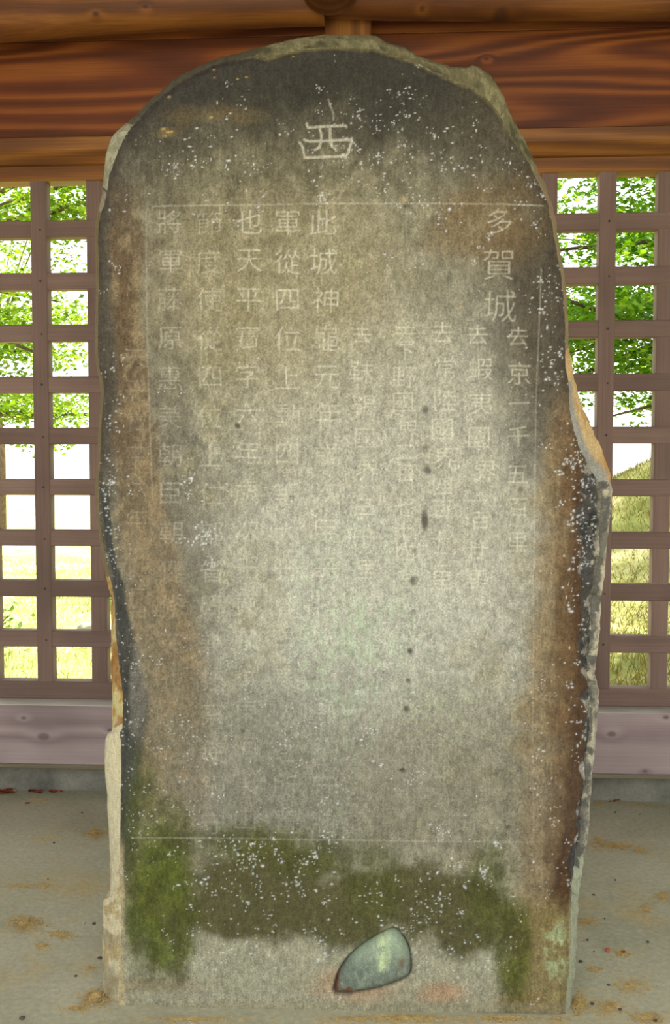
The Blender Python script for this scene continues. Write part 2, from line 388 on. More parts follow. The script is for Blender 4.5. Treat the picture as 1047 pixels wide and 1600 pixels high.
# ceiling and roof ------------------------------------------------------
root = empty('ceiling', (0, 0.25, 3.10)); tag(root, 'boarded ceiling under the eaves of the shelter', 'ceiling', kind='structure')
me_cb = box_mesh('ceiling_board', 5.6, 0.30, 0.02, 0.002)
for i in range(16):
    o = link('ceiling_board', me_cb, M['cedar_board'], root); o.location = (0, -2.5 + 0.302 * i, 0.0)
me_rf = box_mesh('rafter', 4.9, 0.06, 0.08, 0.003)
for i in range(11):
    o = link('rafter', me_rf, M['cedar'], root); o.rotation_euler = (0, 0, math.pi / 2); o.location = (-2.5 + 0.5 * i, -0.19, -0.05)
o = link('roof_deck', box_mesh('roof_deck', 6.0, 5.1, 0.05, 0.0), M['roof'], root); o.location = (0, -0.22, 0.05)
o = link('front_fascia', box_mesh('front_fascia', 5.6, 0.04, 0.30, 0.004), M['cedar'], root); o.location = (0, -2.66, -0.10)
o = link('back_fascia', box_mesh('back_fascia', 5.6, 0.04, 0.30, 0.004), M['cedar'], root); o.location = (0, 2.28, -0.10)

# tie beam: an adzed log with a rounded belly, slightly arched, lying before the boards
TB_Y = 1.12
def beam_log(name, pts, half_h, half_d, mat, power=2.6, n=36):
    vs, fs = [], []
    for i, (x, zb) in enumerate(pts):
        for k in range(n):
            w = 2 * math.pi * k / n
            c, s = math.cos(w), math.sin(w)
            dy = half_d * math.copysign(abs(c) ** (2 / power), c); dz = half_h * math.copysign(abs(s) ** (2 / power), s)
            j = 0.004 * (vnoise(np.array([i * 0.35 + 3.0]), np.array([k * 0.4]), 77)[0] - 0.5)
            vs.append((x, dy + j, zb + half_h + dz + j))
    for i in range(len(pts) - 1):
        for k in range(n):
            fs.append((i * n + k, (i + 1) * n + k, (i + 1) * n + (k + 1) % n, i * n + (k + 1) % n))
    fs.append(tuple(range(n))); fs.append(tuple((len(pts) - 1) * n + k for k in range(n - 1, -1, -1)))
    return py_mesh(name, vs, fs)
tb_px = [(-420, 92), (-200, 84), (0, 72), (120, 62), (260, 54), (400, 49), (508, 46)]
tbr_px = [(508, 33), (600, 37), (760, 38), (900, 38), (1047, 38), (1300, 36), (1500, 34)]
troot = empty('tie_beam', (0, TB_Y, 2.5)); tag(troot, 'reddish-brown log tie beam spanning above the stele', 'beam')
for nm, px in (('beam_log', tb_px), ('beam_log', tbr_px)):
    xs = [at(a, b, TB_Y + 0.04)[0] for a, b in px]; zs = [at(a, b, TB_Y + 0.04)[2] for a, b in px]
    X = np.linspace(xs[0], xs[-1], 40); Z = np.interp(X, xs, zs)
    o = link(nm, beam_log(nm, [(a, b - 2.5) for a, b in zip(X, Z)], 0.15, 0.085, M['cedar_log']), M['cedar_log'], troot)
p = at(544, 60, TB_Y + 0.09)
st = link('strut', box_mesh('strut', 0.36, 0.05, 0.148, 0.004), M['cedar'], troot); st.rotation_euler = (0, math.pi / 2, 0)
st.location = (p[0], 0.10, p[2] - 2.5 - 0.02)
# cross log resting on the tie beam, running to the front
p = at(515, 18, 1.02)
vs, fs = tube([(p[0], 1.06, p[2] + 0.10), (p[0], 0.3, p[2] + 0.115), (p[0], -0.7, p[2] + 0.13), (p[0], -1.6, p[2] + 0.13)], [0.095, 0.1, 0.1, 0.1], 24)
cl = link('cross_beam', py_mesh('cross_beam', vs, fs), M['cedar']); tag(cl, 'round log crossing over the tie beam above the stele top', 'beam')
p = at(132, 8, 1.02)
o = link('rafter_end', box_mesh('rafter_end', 0.9, 0.075, 0.08, 0.004), M['cedar']); o.rotation_euler = (0, R(-4), math.pi / 2); o.location = (p[0], 0.58, p[2] + 0.06)
tag(o, 'reddish square timber end above the tie beam at upper left', 'timber')

# ================================================================== STELE
TILT = R(1.15)
stele = empty('stone_stele', (0, 0, 0), TILT)
tag(stele, 'tall round-topped weathered stone stele carved with columns of characters', 'stone monument')
cT, sT = math.cos(TILT), math.sin(TILT)
def to_local(px, py, ly):
    """stele coordinates (x, z) on its plane y = ly of measured places in the photograph"""
    px = np.asarray(px, float); py = np.asarray(py, float)
    d = FW[None] + RT[None] * ((px - W_PX / 2) / F_PX)[:, None] - UP[None] * ((py - H_PX / 2) / F_PX)[:, None]
    nrm = np.array([-sT, cT, 0.0])
    t = (ly - C_POS @ nrm) / (d @ nrm)
    w = C_POS[None] + d * t[:, None]
    return w[:, 0] * cT + w[:, 1] * sT, w[:, 2]
def to_px(lx, lz):
    wx = lx * cT; wy = lx * sT
    qx, qy, qz = wx - C_POS[0], wy - C_POS[1], lz - C_POS[2]
    dz = qx * FW[0] + qy * FW[1] + qz * FW[2]
    return (W_PX / 2 + F_PX * (qx * RT[0] + qy * RT[1] + qz * RT[2]) / dz, H_PX / 2 - F_PX * (qx * UP[0] + qy * UP[1] + qz * UP[2]) / dz)

# matched outlines: edge of the dressed face / outer silhouette of the block
OUT = [  # face x, face y, outer x, outer y
 (182,1584,163,1582),(185,1520,160,1500),(188,1450,161,1425),(187,1404,163,1403),(186,1392,172,1392),(186,1345,172,1335),(188,1250,168,1245),
 (188,1200,165,1200),(188,1165,165,1162),(186,1148,169,1147),(190,1138,177,1141),(190,1090,176,1098),(186,1050,174,1050),(181,1000,176,1000),
 (178,945,175,940),(173,912,170,910),(164,872,161,871),(157,832,155,831),(153,790,151,790),(152,752,150,750),(155,728,153,728),(157,660,155,660),
 (161,612,159,612),(159,594,157,594),(153,570,151,569),(152,500,150,500),(153,420,151,420),(152,370,150,369),(154,340,152,339),(161,318,159,317),(166,292,163,291),
 (169,274,163,276),(177,250,165,256),(187,227,168,238),(194,212,176,217),(202,199,190,202),(217,184,211,183),(233,165,231,163),(258,143,257,140),(280,127,279,124),
 (310,110,309,107),(351,94,350,90),(401,85,400,79),(424,84,420,73),(455,77,450,64),(483,72,480,59),(522,71,520,57),(578,73,580,57),(600,79,602,66),(630,89,632,78),
 (660,101,662,91),(690,114,692,102),(718,126,722,107),(736,133,741,105),(750,142,758,112),(762,152,772,126),(775,168,786,148),(784,182,792,166),(796,203,801,187),
 (811,226,816,213),(828,254,831,246),(843,286,846,281),(856,315,859,311),(864,348,867,345),(870,387,873,385),(878,427,881,425),(881,462,884,460),
 (883,500,886,499),(884,540,887,540),(885,568,892,560),(889,598,897,590),(892,640,907,628),(898,670,919,655),(907,700,929,680),(918,722,940,702),
 (932,740,949,728),(940,752,954,748),(944,775,954,772),(944,805,953,800),(943,835,950,832),(942,862,948,860),(938,895,945,892),(933,925,941,922),(930,960,939,958),
 (926,1000,935,998),(922,1040,931,1038),(921,1062,930,1058),(925,1088,935,1084),(925,1120,933,1118),(923,1160,931,1158),(919,1200,926,1198),(915,1240,923,1238),
 (911,1300,918,1298),(905,1342,912,1340),(898,1382,906,1380),(895,1422,903,1420),(893,1462,901,1460),(891,1502,899,1500),(888,1542,896,1540),(884,1584,892,1582)]
OUT = np.array(OUT, float)
def catmull(P, per=16):
    P = np.vstack([2 * P[0] - P[1], P, 2 * P[-1] - P[-2]]); out = []
    t = np.linspace(0, 1, per, endpoint=False)[:, None]
    for i in range(1, len(P) - 2):
        a, b, c, d = P[i - 1], P[i], P[i + 1], P[i + 2]
        # keep to the chord for uneven spacing
        m1 = (c - a) * 0.5; m2 = (d - b) * 0.5; L = np.linalg.norm(c[:2] - b[:2])
        for m in (m1, m2):
            q = np.linalg.norm(m[:2]);
            if q > 1.3 * L: m *= 1.3 * L / q
        out.append((2 * t ** 3 - 3 * t ** 2 + 1) * b + (t ** 3 - 2 * t ** 2 + t) * m1 + (-2 * t ** 3 + 3 * t ** 2) * c + (t ** 3 - t ** 2) * m2)
    out.append(P[-2][None]); return np.vstack(out)
oc = catmull(OUT, 16)
arc = np.concatenate([[0], np.cumsum(np.linalg.norm(np.diff(oc[:, :2], axis=0), axis=1))])
# ragged stone edge
nrag = (fbm(arc / 14.0, arc * 0 + 1.5, 201, 4, 0.6) - 0.5); nrag2 = (fbm(arc / 11.0, arc * 0 + 9.5, 211, 4, 0.6) - 0.5)
ragamp = np.where(oc[:, 0] > 600, 6.0, 4.0) * np.where((oc[:, 1] > 330) & (oc[:, 1] < 1000) & (oc[:, 0] < 400), 0.35, 1.0)
tx = np.gradient(oc[:, 0]); ty = np.gradient(oc[:, 1]); ln = np.hypot(tx, ty) + 1e-9
oc[:, 0] += -ty / ln * nrag * ragamp * -0.6; oc[:, 1] += tx / ln * nrag * ragamp * -0.6
oc[:, 2] += -ty / ln * nrag2 * ragamp * -0.8; oc[:, 3] += tx / ln * nrag2 * ragamp * -0.8
FX, FZ = to_local(oc[:, 0], oc[:, 1], 0.0)
SX, SZ = to_local(oc[:, 2], oc[:, 3], 0.055)

# --- glyph raster -------------------------------------------------------
GH = 0.0015
X0, X1, Z0, Z1 = -0.52, 0.60, -0.012, 1.985
NX = int((X1 - X0) / GH) + 1; NZ = int((Z1 - Z0) / GH) + 1
gxs = X0 + GH * np.arange(NX); gzs = Z0 + GH * np.arange(NZ)
LX, LZ = np.meshgrid(gxs, gzs); LX = LX.astype(np.float32); LZ = LZ.astype(np.float32)
PX, PY = to_px(LX, LZ)

SS = 3                                   # supersampling of the carving
RH = GH / SS
ras = np.zeros((NZ * SS, NX * SS), dtype=np.float32)
owner = np.full((NZ, NX), -1, dtype=np.int32)
CH = [[], [], [], [], []]
COLS = [
 ([('多',781,345,46),('賀',780,413,54),('城',783,478,54)], 0.7),
 ([('去',810,524,34),('京',812,584,40),('一',812,630,36),('千',810,682,38),('五',810,742,38),('百',810,792,36),('里',808,846,36)], 0.75),
 ([('去',746,522,36),('蝦',752,575,40),('夷',752,630,40),('國',748,684,40),('界',757,737,40),('一',746,782,34),('百',750,813,34),('廿',746,861,36),('里',748,905,36)], 1.0),
 ([('去',691,520,38),('常',695,575,40),('陸',696,625,40),('國',690,672,40),('界',695,715,38),('四',691,762,36),('百',691,795,34),('十',688,843,34),('二',691,873,34),('里',691,906,36)], 1.0),
 ([('去',633,520,38),('下',633,551,32),('野',631,589,40),('國',630,630,38),('界',638,673,38),('二',633,706,34),('百',635,738,34),('七',631,792,36),('十',631,827,34),('四',633,864,34),('里',641,905,36)], 1.0),
 ([('去',566,522,32),('靺',564,580,42),('鞨',569,634,42),('國',571,684,38),('界',576,735,40),('三',569,792,36),('千',569,840,36),('里',573,890,36)], 0.9),
]
def column(text, xs, y0, pitch, size, s0, s1):
    n = len(text); yy = lambda i: y0 + pitch * min(i, 9) + (pitch - 4.0) * max(0, i - 9)
    return ([(c, float(np.interp(yy(i), [347, 650, 900, 1310], xs)), yy(i), size, s0 + (s1 - s0) * min(1.0, i / 11.0)) for i, c in enumerate(text)], None)
COLS += [
 column('此城神龜元年歲次甲子按察使兼鎭守將', [505, 512, 509, 508], 347, 60.3, 46, 1.1, 0.4),
 column('軍從四位上勳四等大野朝臣東人之所置', [449, 448, 447, 446], 349, 60.2, 44, 1.0, 0.38),
 column('也天平寶字六年歲次壬寅參議東海東山', [389, 387, 385, 384], 347, 60.0, 44, 1.0, 0.35),
 column('節度使從四位上仁部省卿兼按察使鎭守', [326, 329, 331, 334], 349, 60.3, 43, 0.5, 0.48),
 column('將軍藤原惠美朝臣朝獦修造也', [266, 266, 268, 270], 347, 60.5, 42, 0.55, 0.25),
 column('天平寶字六年十二月一日', [210, 212, 214, 216], 560, 50, 36, 0.17, 0.17),
]
dg = bpy.context.evaluated_depsgraph_get()
_gl = {}
def glyph_tris(ch):
    if ch in _gl: return _gl[ch]
    cu = bpy.data.curves.new('glyph', 'FONT'); cu.body = ch; cu.size = 1.0; cu.resolution_u = 4; cu.offset = -0.012
    ob = bpy.data.objects.new('glyph', cu); COL.objects.link(ob)
    bpy.context.view_layer.update()
    me = bpy.data.meshes.new_from_object(ob.evaluated_get(bpy.context.evaluated_depsgraph_get()))
    n = len(me.vertices); co = np.zeros(n * 3, np.float32); me.vertices.foreach_get('co', co); co = co.reshape(-1, 3)[:, :2]
    me.calc_loop_triangles(); m = len(me.loop_triangles); tr = np.zeros(m * 3, np.int32); me.loop_triangles.foreach_get('vertices', tr)
    bpy.data.objects.remove(ob); bpy.data.curves.remove(cu); bpy.data.meshes.remove(me)
    if n:
        lo, hi = co.min(0), co.max(0); co = (co - (lo + hi) / 2)
    _gl[ch] = (co, tr.reshape(-1, 3)); return _gl[ch]

def raster_tris(co, tris, buf, val):
    """co in metres on the stele plane (x, z)"""
    q = np.stack([(co[:, 0] - X0) / RH, (co[:, 1] - Z0) / RH], -1) + (SS - 1) / 2.0
    for a, b, c in tris:
        A, B, D = q[a], q[b], q[c]
        x0, y0 = np.floor(np.minimum(np.minimum(A, B), D)).astype(int); x1, y1 = np.ceil(np.maximum(np.maximum(A, B), D)).astype(int) + 1
        xx, yy = np.meshgrid(np.arange(x0, x1), np.arange(y0, y1))
        e = lambda P, Q: (Q[0] - P[0]) * (yy - P[1]) - (Q[1] - P[1]) * (xx - P[0])
        e0, e1, e2 = e(A, B), e(B, D), e(D, A)
        m = ((e0 >= -0.01) & (e1 >= -0.01) & (e2 >= -0.01)) | ((e0 <= 0.01) & (e1 <= 0.01) & (e2 <= 0.01))
        s = buf[y0:y1, x0:x1]; s[m] = np.maximum(s[m], val)

def raster_line(px, py, width, val):
    lx, lz = to_local(px, py, 0.0)
    for i in range(len(lx) - 1):
        d = np.array([lx[i + 1] - lx[i], lz[i + 1] - lz[i]]); L = np.hypot(*d) + 1e-9; n = np.array([-d[1], d[0]]) / L * width / 2; e = d / L * width * 0.4
        A = np.array([lx[i], lz[i]]) - e; B = np.array([lx[i + 1], lz[i + 1]]) + e
        raster_tris(np.array([A + n, B + n, B - n, A - n]), [(0, 1, 2), (0, 2, 3)], ras, val)

def claim(px, py, half_w, half_h, ident):
    lx, lz = to_local([px - half_w, px + half_w], [py + half_h, py - half_h], 0.0)
    i0, i1 = int((lx[0] - X0) / GH), int((lx[1] - X0) / GH) + 2; j0, j1 = int((lz[0] - Z0) / GH), int((lz[1] - Z0) / GH) + 2
    owner[j0:j1, i0:i1] = np.where(owner[j0:j1, i0:i1] < 0, ident, owner[j0:j1, i0:i1])

l_char = 10000
# ruled frame around the text
LINES = [([238,380,520,640,790,850],[322,320,317.5,318,319,321],0.5), ([212,420,640,832],[1308,1311,1314,1316],0.5), ([834,833,834,838,846],[1316,1150,900,620,420],0.35), ([228,229,233,238],[330,480,640,780],0.32)]
for lx_, ly_, s in LINES:
    raster_line(np.array(lx_, float), np.array(ly_, float), 0.0022, s)
for lx_, ly_, s in LINES:
    xs_ = np.interp(np.linspace(0, 1, 400), np.linspace(0, 1, len(lx_)), lx_); ys_ = np.interp(np.linspace(0, 1, 400), np.linspace(0, 1, len(ly_)), ly_)
    for a, b in zip(xs_, ys_): claim(a, b, 2.5, 2.5, l_char)
    l_char += 1

n_char = 0
# the large heading character, in the form the stone shows
for st_ in ([(479,193),(481,199),(490,198.5),(510,197),(540,196),(541,198)], [(500,202),(502,210),(502,220),(499,230),(492,234)], [(516,201),(516,222),(519,229),(524,232)],
            [(475,218),(483,220.5),(515,219.5),(548,218),(551,222)], [(468,222),(473,230),(476,247)], [(549,222),(545,235),(540,246)], [(478,246),(508,245),(538,243.5)]):
    a = np.array(st_, float); raster_line(a[:, 0], a[:, 1], 0.0042, 1.0)
raster_line(np.array([513., 516., 520.5, 521.]), np.array([155., 165., 175., 188.]), 0.003, 0.5)
claim(510, 221, 46, 32, n_char); n_char += 1
for chars, s in COLS:
    for c in chars:
        ch, px, py, size = c[:4]; st_ = s if s is not None else c[4]
        co, tr = glyph_tris(ch)
        if not len(co): continue
        lx, lz = to_local([px], [py], 0.0)
        k = size / 775.0
        jx, jy = rnd.uniform(-1, 1) * 0.0015, rnd.uniform(-1, 1) * 0.0015
        if ch == '城' and size > 50: kk = (k, k * 1.0)
        else: kk = (k, k * 0.95)
        a = rnd.uniform(-0.03, 0.03)
        p2 = np.stack([(co[:, 0] * math.cos(a) - co[:, 1] * math.sin(a)) * kk[0] + lx[0] + jx, (co[:, 0] * math.sin(a) + co[:, 1] * math.cos(a)) * kk[1] + lz[0] + jy], -1)
        raster_tris(p2, tr, ras, st_)
        claim(px, py, size * 0.56, size * 0.55, n_char); n_char += 1
N_GLYPH = n_char
def blur1(a, k, ax):
    r = len(k) // 2; out = np.zeros_like(a)
    for i, w in enumerate(k):
        out += w * np.roll(a, i - r, ax)
    return out
kern = np.exp(-0.5 * (np.arange(-4, 5) / 1.7) ** 2); kern /= kern.sum()
ras = blur1(blur1(ras, kern, 0), kern, 1)
GR = ras.reshape(NZ, SS, NX, SS).mean((1, 3)); del ras
# erosion of the carving
ero = 0.62 + 0.7 * fbm(LX * 28, LZ * 28, 61, 3); GR = np.clip(GR * np.clip(ero, 0.35, 1.1), 0, 1)

# --- distance to the face edge -----------------------------------------
poly = np.stack([FX, FZ], -1)
pa = np.vstack([poly, poly[:1]]); A_, B_ = pa[:-1], pa[1:]
def seg_dist(q, chunk=4000, A=A_, B=B_):
    d = B - A; L2 = (d * d).sum(1) + 1e-12; best = np.empty(len(q)); near = np.empty((len(q), 2))
    for i in range(0, len(q), chunk):
        p = q[i:i + chunk, None, :]; t = np.clip(((p - A) * d).sum(2) / L2, 0, 1); c = A + t[..., None] * d
        dd = ((p - c) ** 2).sum(2); k = dd.argmin(1); best[i:i + chunk] = np.sqrt(dd[np.arange(len(k)), k]); near[i:i + chunk] = c[np.arange(len(k)), k]
    return best, near
inside = np.zeros((NZ, NX), bool)
for j in range(NZ):
    z = gzs[j]; c = (A_[:, 1] <= z) != (B_[:, 1] <= z)
    if not c.any(): continue
    xs = np.sort(A_[c, 0] + (z - A_[c, 1]) / (B_[c, 1] - A_[c, 1]) * (B_[c, 0] - A_[c, 0]))
    for k in range(0, len(xs) - 1, 2): inside[j] |= (gxs >= xs[k]) & (gxs <= xs[k + 1])
ST = 6
cz, cx = np.arange(0, NZ + ST, ST), np.arange(0, NX + ST, ST)
qx, qz = np.meshgrid(X0 + cx * GH, Z0 + cz * GH)
# the bottom edge is buried in the floor: measure only to the standing edges
sub = slice(0, len(poly) - 1)
dc, _ = seg_dist(np.stack([qx.ravel(), qz.ravel()], -1), 1500, A_[sub][::2], np.vstack([A_[sub][2::2], A_[len(poly) - 1:len(poly)]])[:len(A_[sub][::2])])
dc = dc.reshape(qx.shape)
u = np.arange(NX) / ST; v = np.arange(NZ) / ST; ui = u.astype(int); vi = v.astype(int); uf = (u - ui)[None]; vf = (v - vi)[:, None]
DE = ((dc[vi][:, ui] * (1 - uf) + dc[vi][:, ui + 1] * uf) * (1 - vf) + (dc[vi + 1][:, ui] * (1 - uf) + dc[vi + 1][:, ui + 1] * uf) * vf).astype(np.float32)
DEP = DE * 775.0                          # the same in photo pixels

# --- relief of the face -------------------------------------------------
inner = np.interp(PY, [700, 745, 790, 850, 950, 1060, 1200, 1300, 1345, 1375, 1400, 1430], [915, 912, 903, 905, 906, 912, 908, 901, 888, 890, 894, 900])
inner = inner + (fbm(LX * 0 + 2.0, LZ * 35, 91, 3) - 0.5) * 22
zone = sstep(700, 745, PY) * (1 - sstep(1390, 1440, PY))
band = np.clip((PX - inner) / (np.clip(PX - inner, 0, None) + DEP + 2.0), 0, 1) * zone
def height(x, z, de, band_, gr):
    h = (fbm(x * 5, z * 5, 71, 3) - 0.5) * 0.006 + (fbm(x * 60, z * 60, 75, 3) - 0.5) * 0.0011 + (fbm(x * 260, z * 260, 79, 2) - 0.5) * 0.0007
    e = np.clip(1 - de / 0.016, 0, 1); h = h + e * e * (0.010 + 0.006 * (fbm(x * 40, z * 40, 83, 3) - 0.5))
    lump = fbm(x * 42, z * 42, 87, 4, 0.55) - 0.45
    h = h + band_ ** 1.2 * 0.030 + np.clip(band_ * 5, 0, 1) * lump * 0.030
    return h + gr * 0.0020
HT = height(LX, LZ, DE, band, GR)
PITS = [(371,665,3.5,3.5,0.006),(457,777,4,4,0.004),(664,814,4.5,15,0.012),(668,735,5,7,0.006),(665,640,4,6,0.005),(645,908,4,6,0.007),(645,958,5,4,0.004),(641,1018,4,4,0.006),(638,1064,3.5,3.5,0.006),
        (635,1108,4,4,0.007),(637,316,7,8,0.005),(629,1204,4,3,0.006),(813,765,3,5,0.004),(794,1294,5,3,0.004),(651,906,3,6,0.004),(380,1142,3,3,0.003),(665,700,5,5,0.004),(648,860,3,4,.004),(462,1085,3,3,.003),(720,1300,3,3,.003),(557,1162,3,3,.003)]
pit = np.zeros_like(HT)
for (a, b, rx, ry, dep) in PITS:
    w = np.exp(-(((PX - a) / rx) ** 2 + ((PY - b) / ry) ** 2) ** 1.5); HT += w * dep; pit = np.maximum(pit, w * min(1, dep / 0.006))
# hollow that holds the cobble
COB = np.array([(521,1553),(522,1540),(527,1524),(535,1508),(553,1487),(580,1468),(611,1452),(621,1453),(633,1468),(641,1486),(643,1508),(642,1520),(631,1530),(600,1542),(575,1548),(557,1550),(547,1554)], float)
cbx, cbz = to_local(COB[:, 0], COB[:, 1], 0.0)
CBP = np.stack([cbx, cbz], -1); CBP = np.vstack([CBP[i] + (CBP[(i + 1) % len(CBP)] - CBP[i]) * t for i in range(len(CBP)) for t in (0, 0.33, 0.66)])
for _ in range(2): CBP = 0.25 * np.roll(CBP, 1, 0) + 0.5 * CBP + 0.25 * np.roll(CBP, -1, 0)
def in_poly(qx, qz, P):
    r = np.zeros(qx.shape, bool); n = len(P)
    for i in range(n):
        a, b = P[i], P[(i + 1) % n]
        if a[1] == b[1]: continue
        c = (a[1] <= qz) != (b[1] <= qz); r ^= c & (qx < a[0] + (qz - a[1]) / (b[1] - a[1]) * (b[0] - a[0]))
    return r
cobw = (PX > 505) & (PX < 660) & (PY > 1435) & (PY < 1570)
jj, ii = np.where(cobw); qd, _ = seg_dist(np.stack([LX[jj, ii], LZ[jj, ii]], -1), 2000, CBP, np.roll(CBP, -1, 0))
ins = in_poly(LX[jj, ii], LZ[jj, ii], CBP); sd = np.where(ins, -qd, qd)
cobd = np.full(HT.shape, 1.0, np.float32); cobd[jj, ii] = sd
HT += 0.010 * np.exp(-np.clip(cobd, 0, None) / 0.0022) * (cobd < 0.5)

# --- weathering colours --------------------------------------------------
def blob(cx, cy, rx, ry, soft=0.45, nz=0.5, seed=301):
    w = np.sqrt(((PX - cx) / rx) ** 2 + ((PY - cy) / ry) ** 2)
    return 1 - sstep(1 - soft, 1 + soft, w + (NZ1 - 0.5) * 2 * nz)
NZ1 = fbm(LX * 16, LZ * 16, 301, 5, 0.6)
NZ2 = fbm(LX * 45, LZ * 30, 311, 5, 0.65)
NZ3 = fbm(LX * 60, LZ * 9, 321, 4, 0.6)      # run-off streaks
NZ4 = fbm(LX * 150, LZ * 150, 331, 3, 0.7)
NZ5 = fbm(LX * 5, LZ * 4, 341, 3, 0.5)
def lin(c): return np.array(srgb(*c)[:3], np.float32)
CLR = np.empty(HT.shape + (3,), np.float32); CLR[:] = lin((148, 147, 126))
def lay(mask, col, where=np.s_[:]):
    m = np.clip(mask, 0, 1)[..., None].astype(np.float32); c = CLR[where]; c += (lin(col) - c) * m
# mottled ground tone
lay(sstep(0.42, 0.72, NZ2) * 0.55, (176, 172, 150)); lay(sstep(0.60, 0.36, NZ2) * 0.5, (112, 108, 90))
lay(sstep(0.5, 0.75, NZ1) * 0.35, (148, 140, 104))
NZ6 = fbm(LX * 170, LZ * 120, 371, 3, 0.75); NZ7 = fbm(LX * 75, LZ * 75, 381, 3, 0.6)
# pale stone in the middle, its lit brightness mixed into the colour
pale = blob(620, 800, 250, 330, 0.5, 0.35) ; lay(pale * 0.6, (190, 190, 175)); lay(blob(560, 1000, 210, 220, 0.5, 0.4) * 0.45, (190, 193, 178))
# tan tinge in the upper text
lay(blob(420, 420, 220, 200, 0.6, 0.4) * 0.5, (150, 140, 100))
# dark crust: crown, edges, streaks; the crown tone also holds painted roof shade
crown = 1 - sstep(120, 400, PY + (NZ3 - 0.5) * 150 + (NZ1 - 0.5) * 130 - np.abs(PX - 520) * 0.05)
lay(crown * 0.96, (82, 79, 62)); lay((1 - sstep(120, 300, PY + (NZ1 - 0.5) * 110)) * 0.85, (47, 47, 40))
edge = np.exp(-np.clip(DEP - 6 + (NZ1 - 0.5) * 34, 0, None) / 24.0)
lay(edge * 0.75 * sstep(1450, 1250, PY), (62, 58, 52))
lay((1 - sstep(165, 250, PX + (NZ3 - 0.5) * 50)) * sstep(200, 300, PY) * (1 - sstep(650, 900, PY)) * 0.85, (74, 68, 58))
lay(blob(870, 470, 95, 260, 0.5, 0.4) * 0.85, (68, 60, 48)); lay(blob(790, 260, 90, 140, 0.6, 0.5) * 0.5, (84, 78, 60))
lay(blob(700, 400, 60, 140, 0.6, 0.6) * 0.35, (96, 92, 76))
lay(blob(255, 650, 45, 300, 0.6, 0.5) * 0.5, (104, 98, 84)); lay(blob(300, 900, 40, 230, 0.6, 0.6) * 0.5, (108, 104, 92))
lay(blob(262, 208, 16, 7, 0.7, 0.9) * 0.22, (168, 140, 88)); lay(blob(340, 180, 60, 14, 0.8, 1.1) * 0.4, (128, 110, 72))
# rust-brown run-off, left and right
lx0 = np.interp(PY, [300, 480, 700, 850, 960, 1100, 1300], [195, 200, 210, 228, 250, 265, 275]); lw = np.interp(PY, [300, 480, 700, 850, 960, 1100, 1300], [28, 26, 36, 48, 62, 72, 60])
rust = (1 - sstep(0.55, 1.15, np.abs(PX + (NZ1 - 0.5) * 26 - lx0) / lw)) * sstep(250, 420, PY) * (1 - sstep(1230, 1360, PY))
lay(rust * (0.45 + 0.5 * NZ3), (122, 108, 82)); lay(rust * sstep(0.45, 0.7, NZ2) * 0.4, (156, 134, 96))
lay(rust * (1 - sstep(560, 900, PY)) * sstep(0.62, 0.4, NZ2) * 0.6, (92, 70, 46))
rb = sstep(0.0, 1.0, (PX + (NZ1 - 0.5) * 40 - np.interp(PY, [560, 700, 800, 900, 1100, 1300, 1450, 1560], [865, 830, 828, 815, 800, 790, 800, 830])) / 40.0) * sstep(560, 700, PY)
lay(rb * 0.75, (130, 112, 80))
lay(rb * sstep(0.40, 0.66, NZ2) * 0.4, (158, 138, 100))
rb2 = sstep(0, 1, (PX + (NZ3 - 0.5) * 40 - np.interp(PY, [560, 700, 900, 1100, 1300, 1560], [850, 850, 858, 850, 838, 850])) / 36.0) * sstep(600, 740, PY)
lay(rb2 * 0.88, (106, 82, 52)); lay(rb2 * sstep(0.6, 0.4, NZ2) * 0.5, (78, 58, 38))
rb3 = sstep(0, 1, (PX + (NZ1 - 0.5) * 30 - np.interp(PY, [560, 740, 900, 1100, 1300, 1420], [880, 890, 886, 890, 868, 850])) / 20.0) * sstep(640, 760, PY) * (1 - sstep(1380, 1450, PY))
lay(rb3 * 0.8, (70, 50, 32))
lay(blob(760, 350, 80, 60, 0.6, 0.5) * 0.45, (134, 110, 70))
# blue-black weathered band on the left
lay((1 - sstep(0.5, 1.1, np.abs(PX + (NZ1 - 0.5) * 16 - np.interp(PY, [740, 850, 930, 1000, 1100, 1300, 1400], [160, 172, 184, 198, 208, 203, 198])) / np.interp(PY, [740, 900, 1000, 1100, 1250, 1400], [8, 8, 16, 26, 20, 10]))) * sstep(730, 790, PY) * (1 - sstep(1310, 1400, PY)) * 0.9, (58, 60, 58))
lay(blob(216, 1080, 12, 70, 0.5, 0.6) * 0.55, (128, 124, 112))
# chipped dark band on the right; pale and dark mottles imitate relief shading
lay(np.clip(band * 8, 0, 1) * 0.95, (74, 73, 70)); lay(np.clip(band * 6, 0, 1) * sstep(0.54, 0.62, NZ2) * 0.75, (180, 176, 158)); lay(np.clip(band * 6, 0, 1) * sstep(0.50, 0.40, NZ1) * 0.85, (44, 46, 48))
lay(sstep(0.72, 0.98, band) * sstep(0.35, 0.55, NZ1) * 0.6, (180, 176, 150))
# mint lichen streaks
mint = (blob(520, 1080, 60, 200, 0.7, 0.7) + 0.6 * blob(590, 1000, 70, 150, 0.7, 0.8)) * sstep(0.40, 0.68, fbm(LX * 90, LZ * 40, 351, 4, 0.7))
lay(mint * 0.6, (180, 196, 168)); lay(blob(700, 1130, 60, 60, 0.7, 0.8) * sstep(0.52, 0.7, NZ4) * 0.7, (176, 190, 150))
# greyer lower middle
lay(blob(430, 1220, 150, 150, 0.7, 0.5) * 0.7, (126, 125, 112)); lay(blob(690, 1220, 150, 130, 0.7, 0.5) * 0.65, (132, 127, 108))
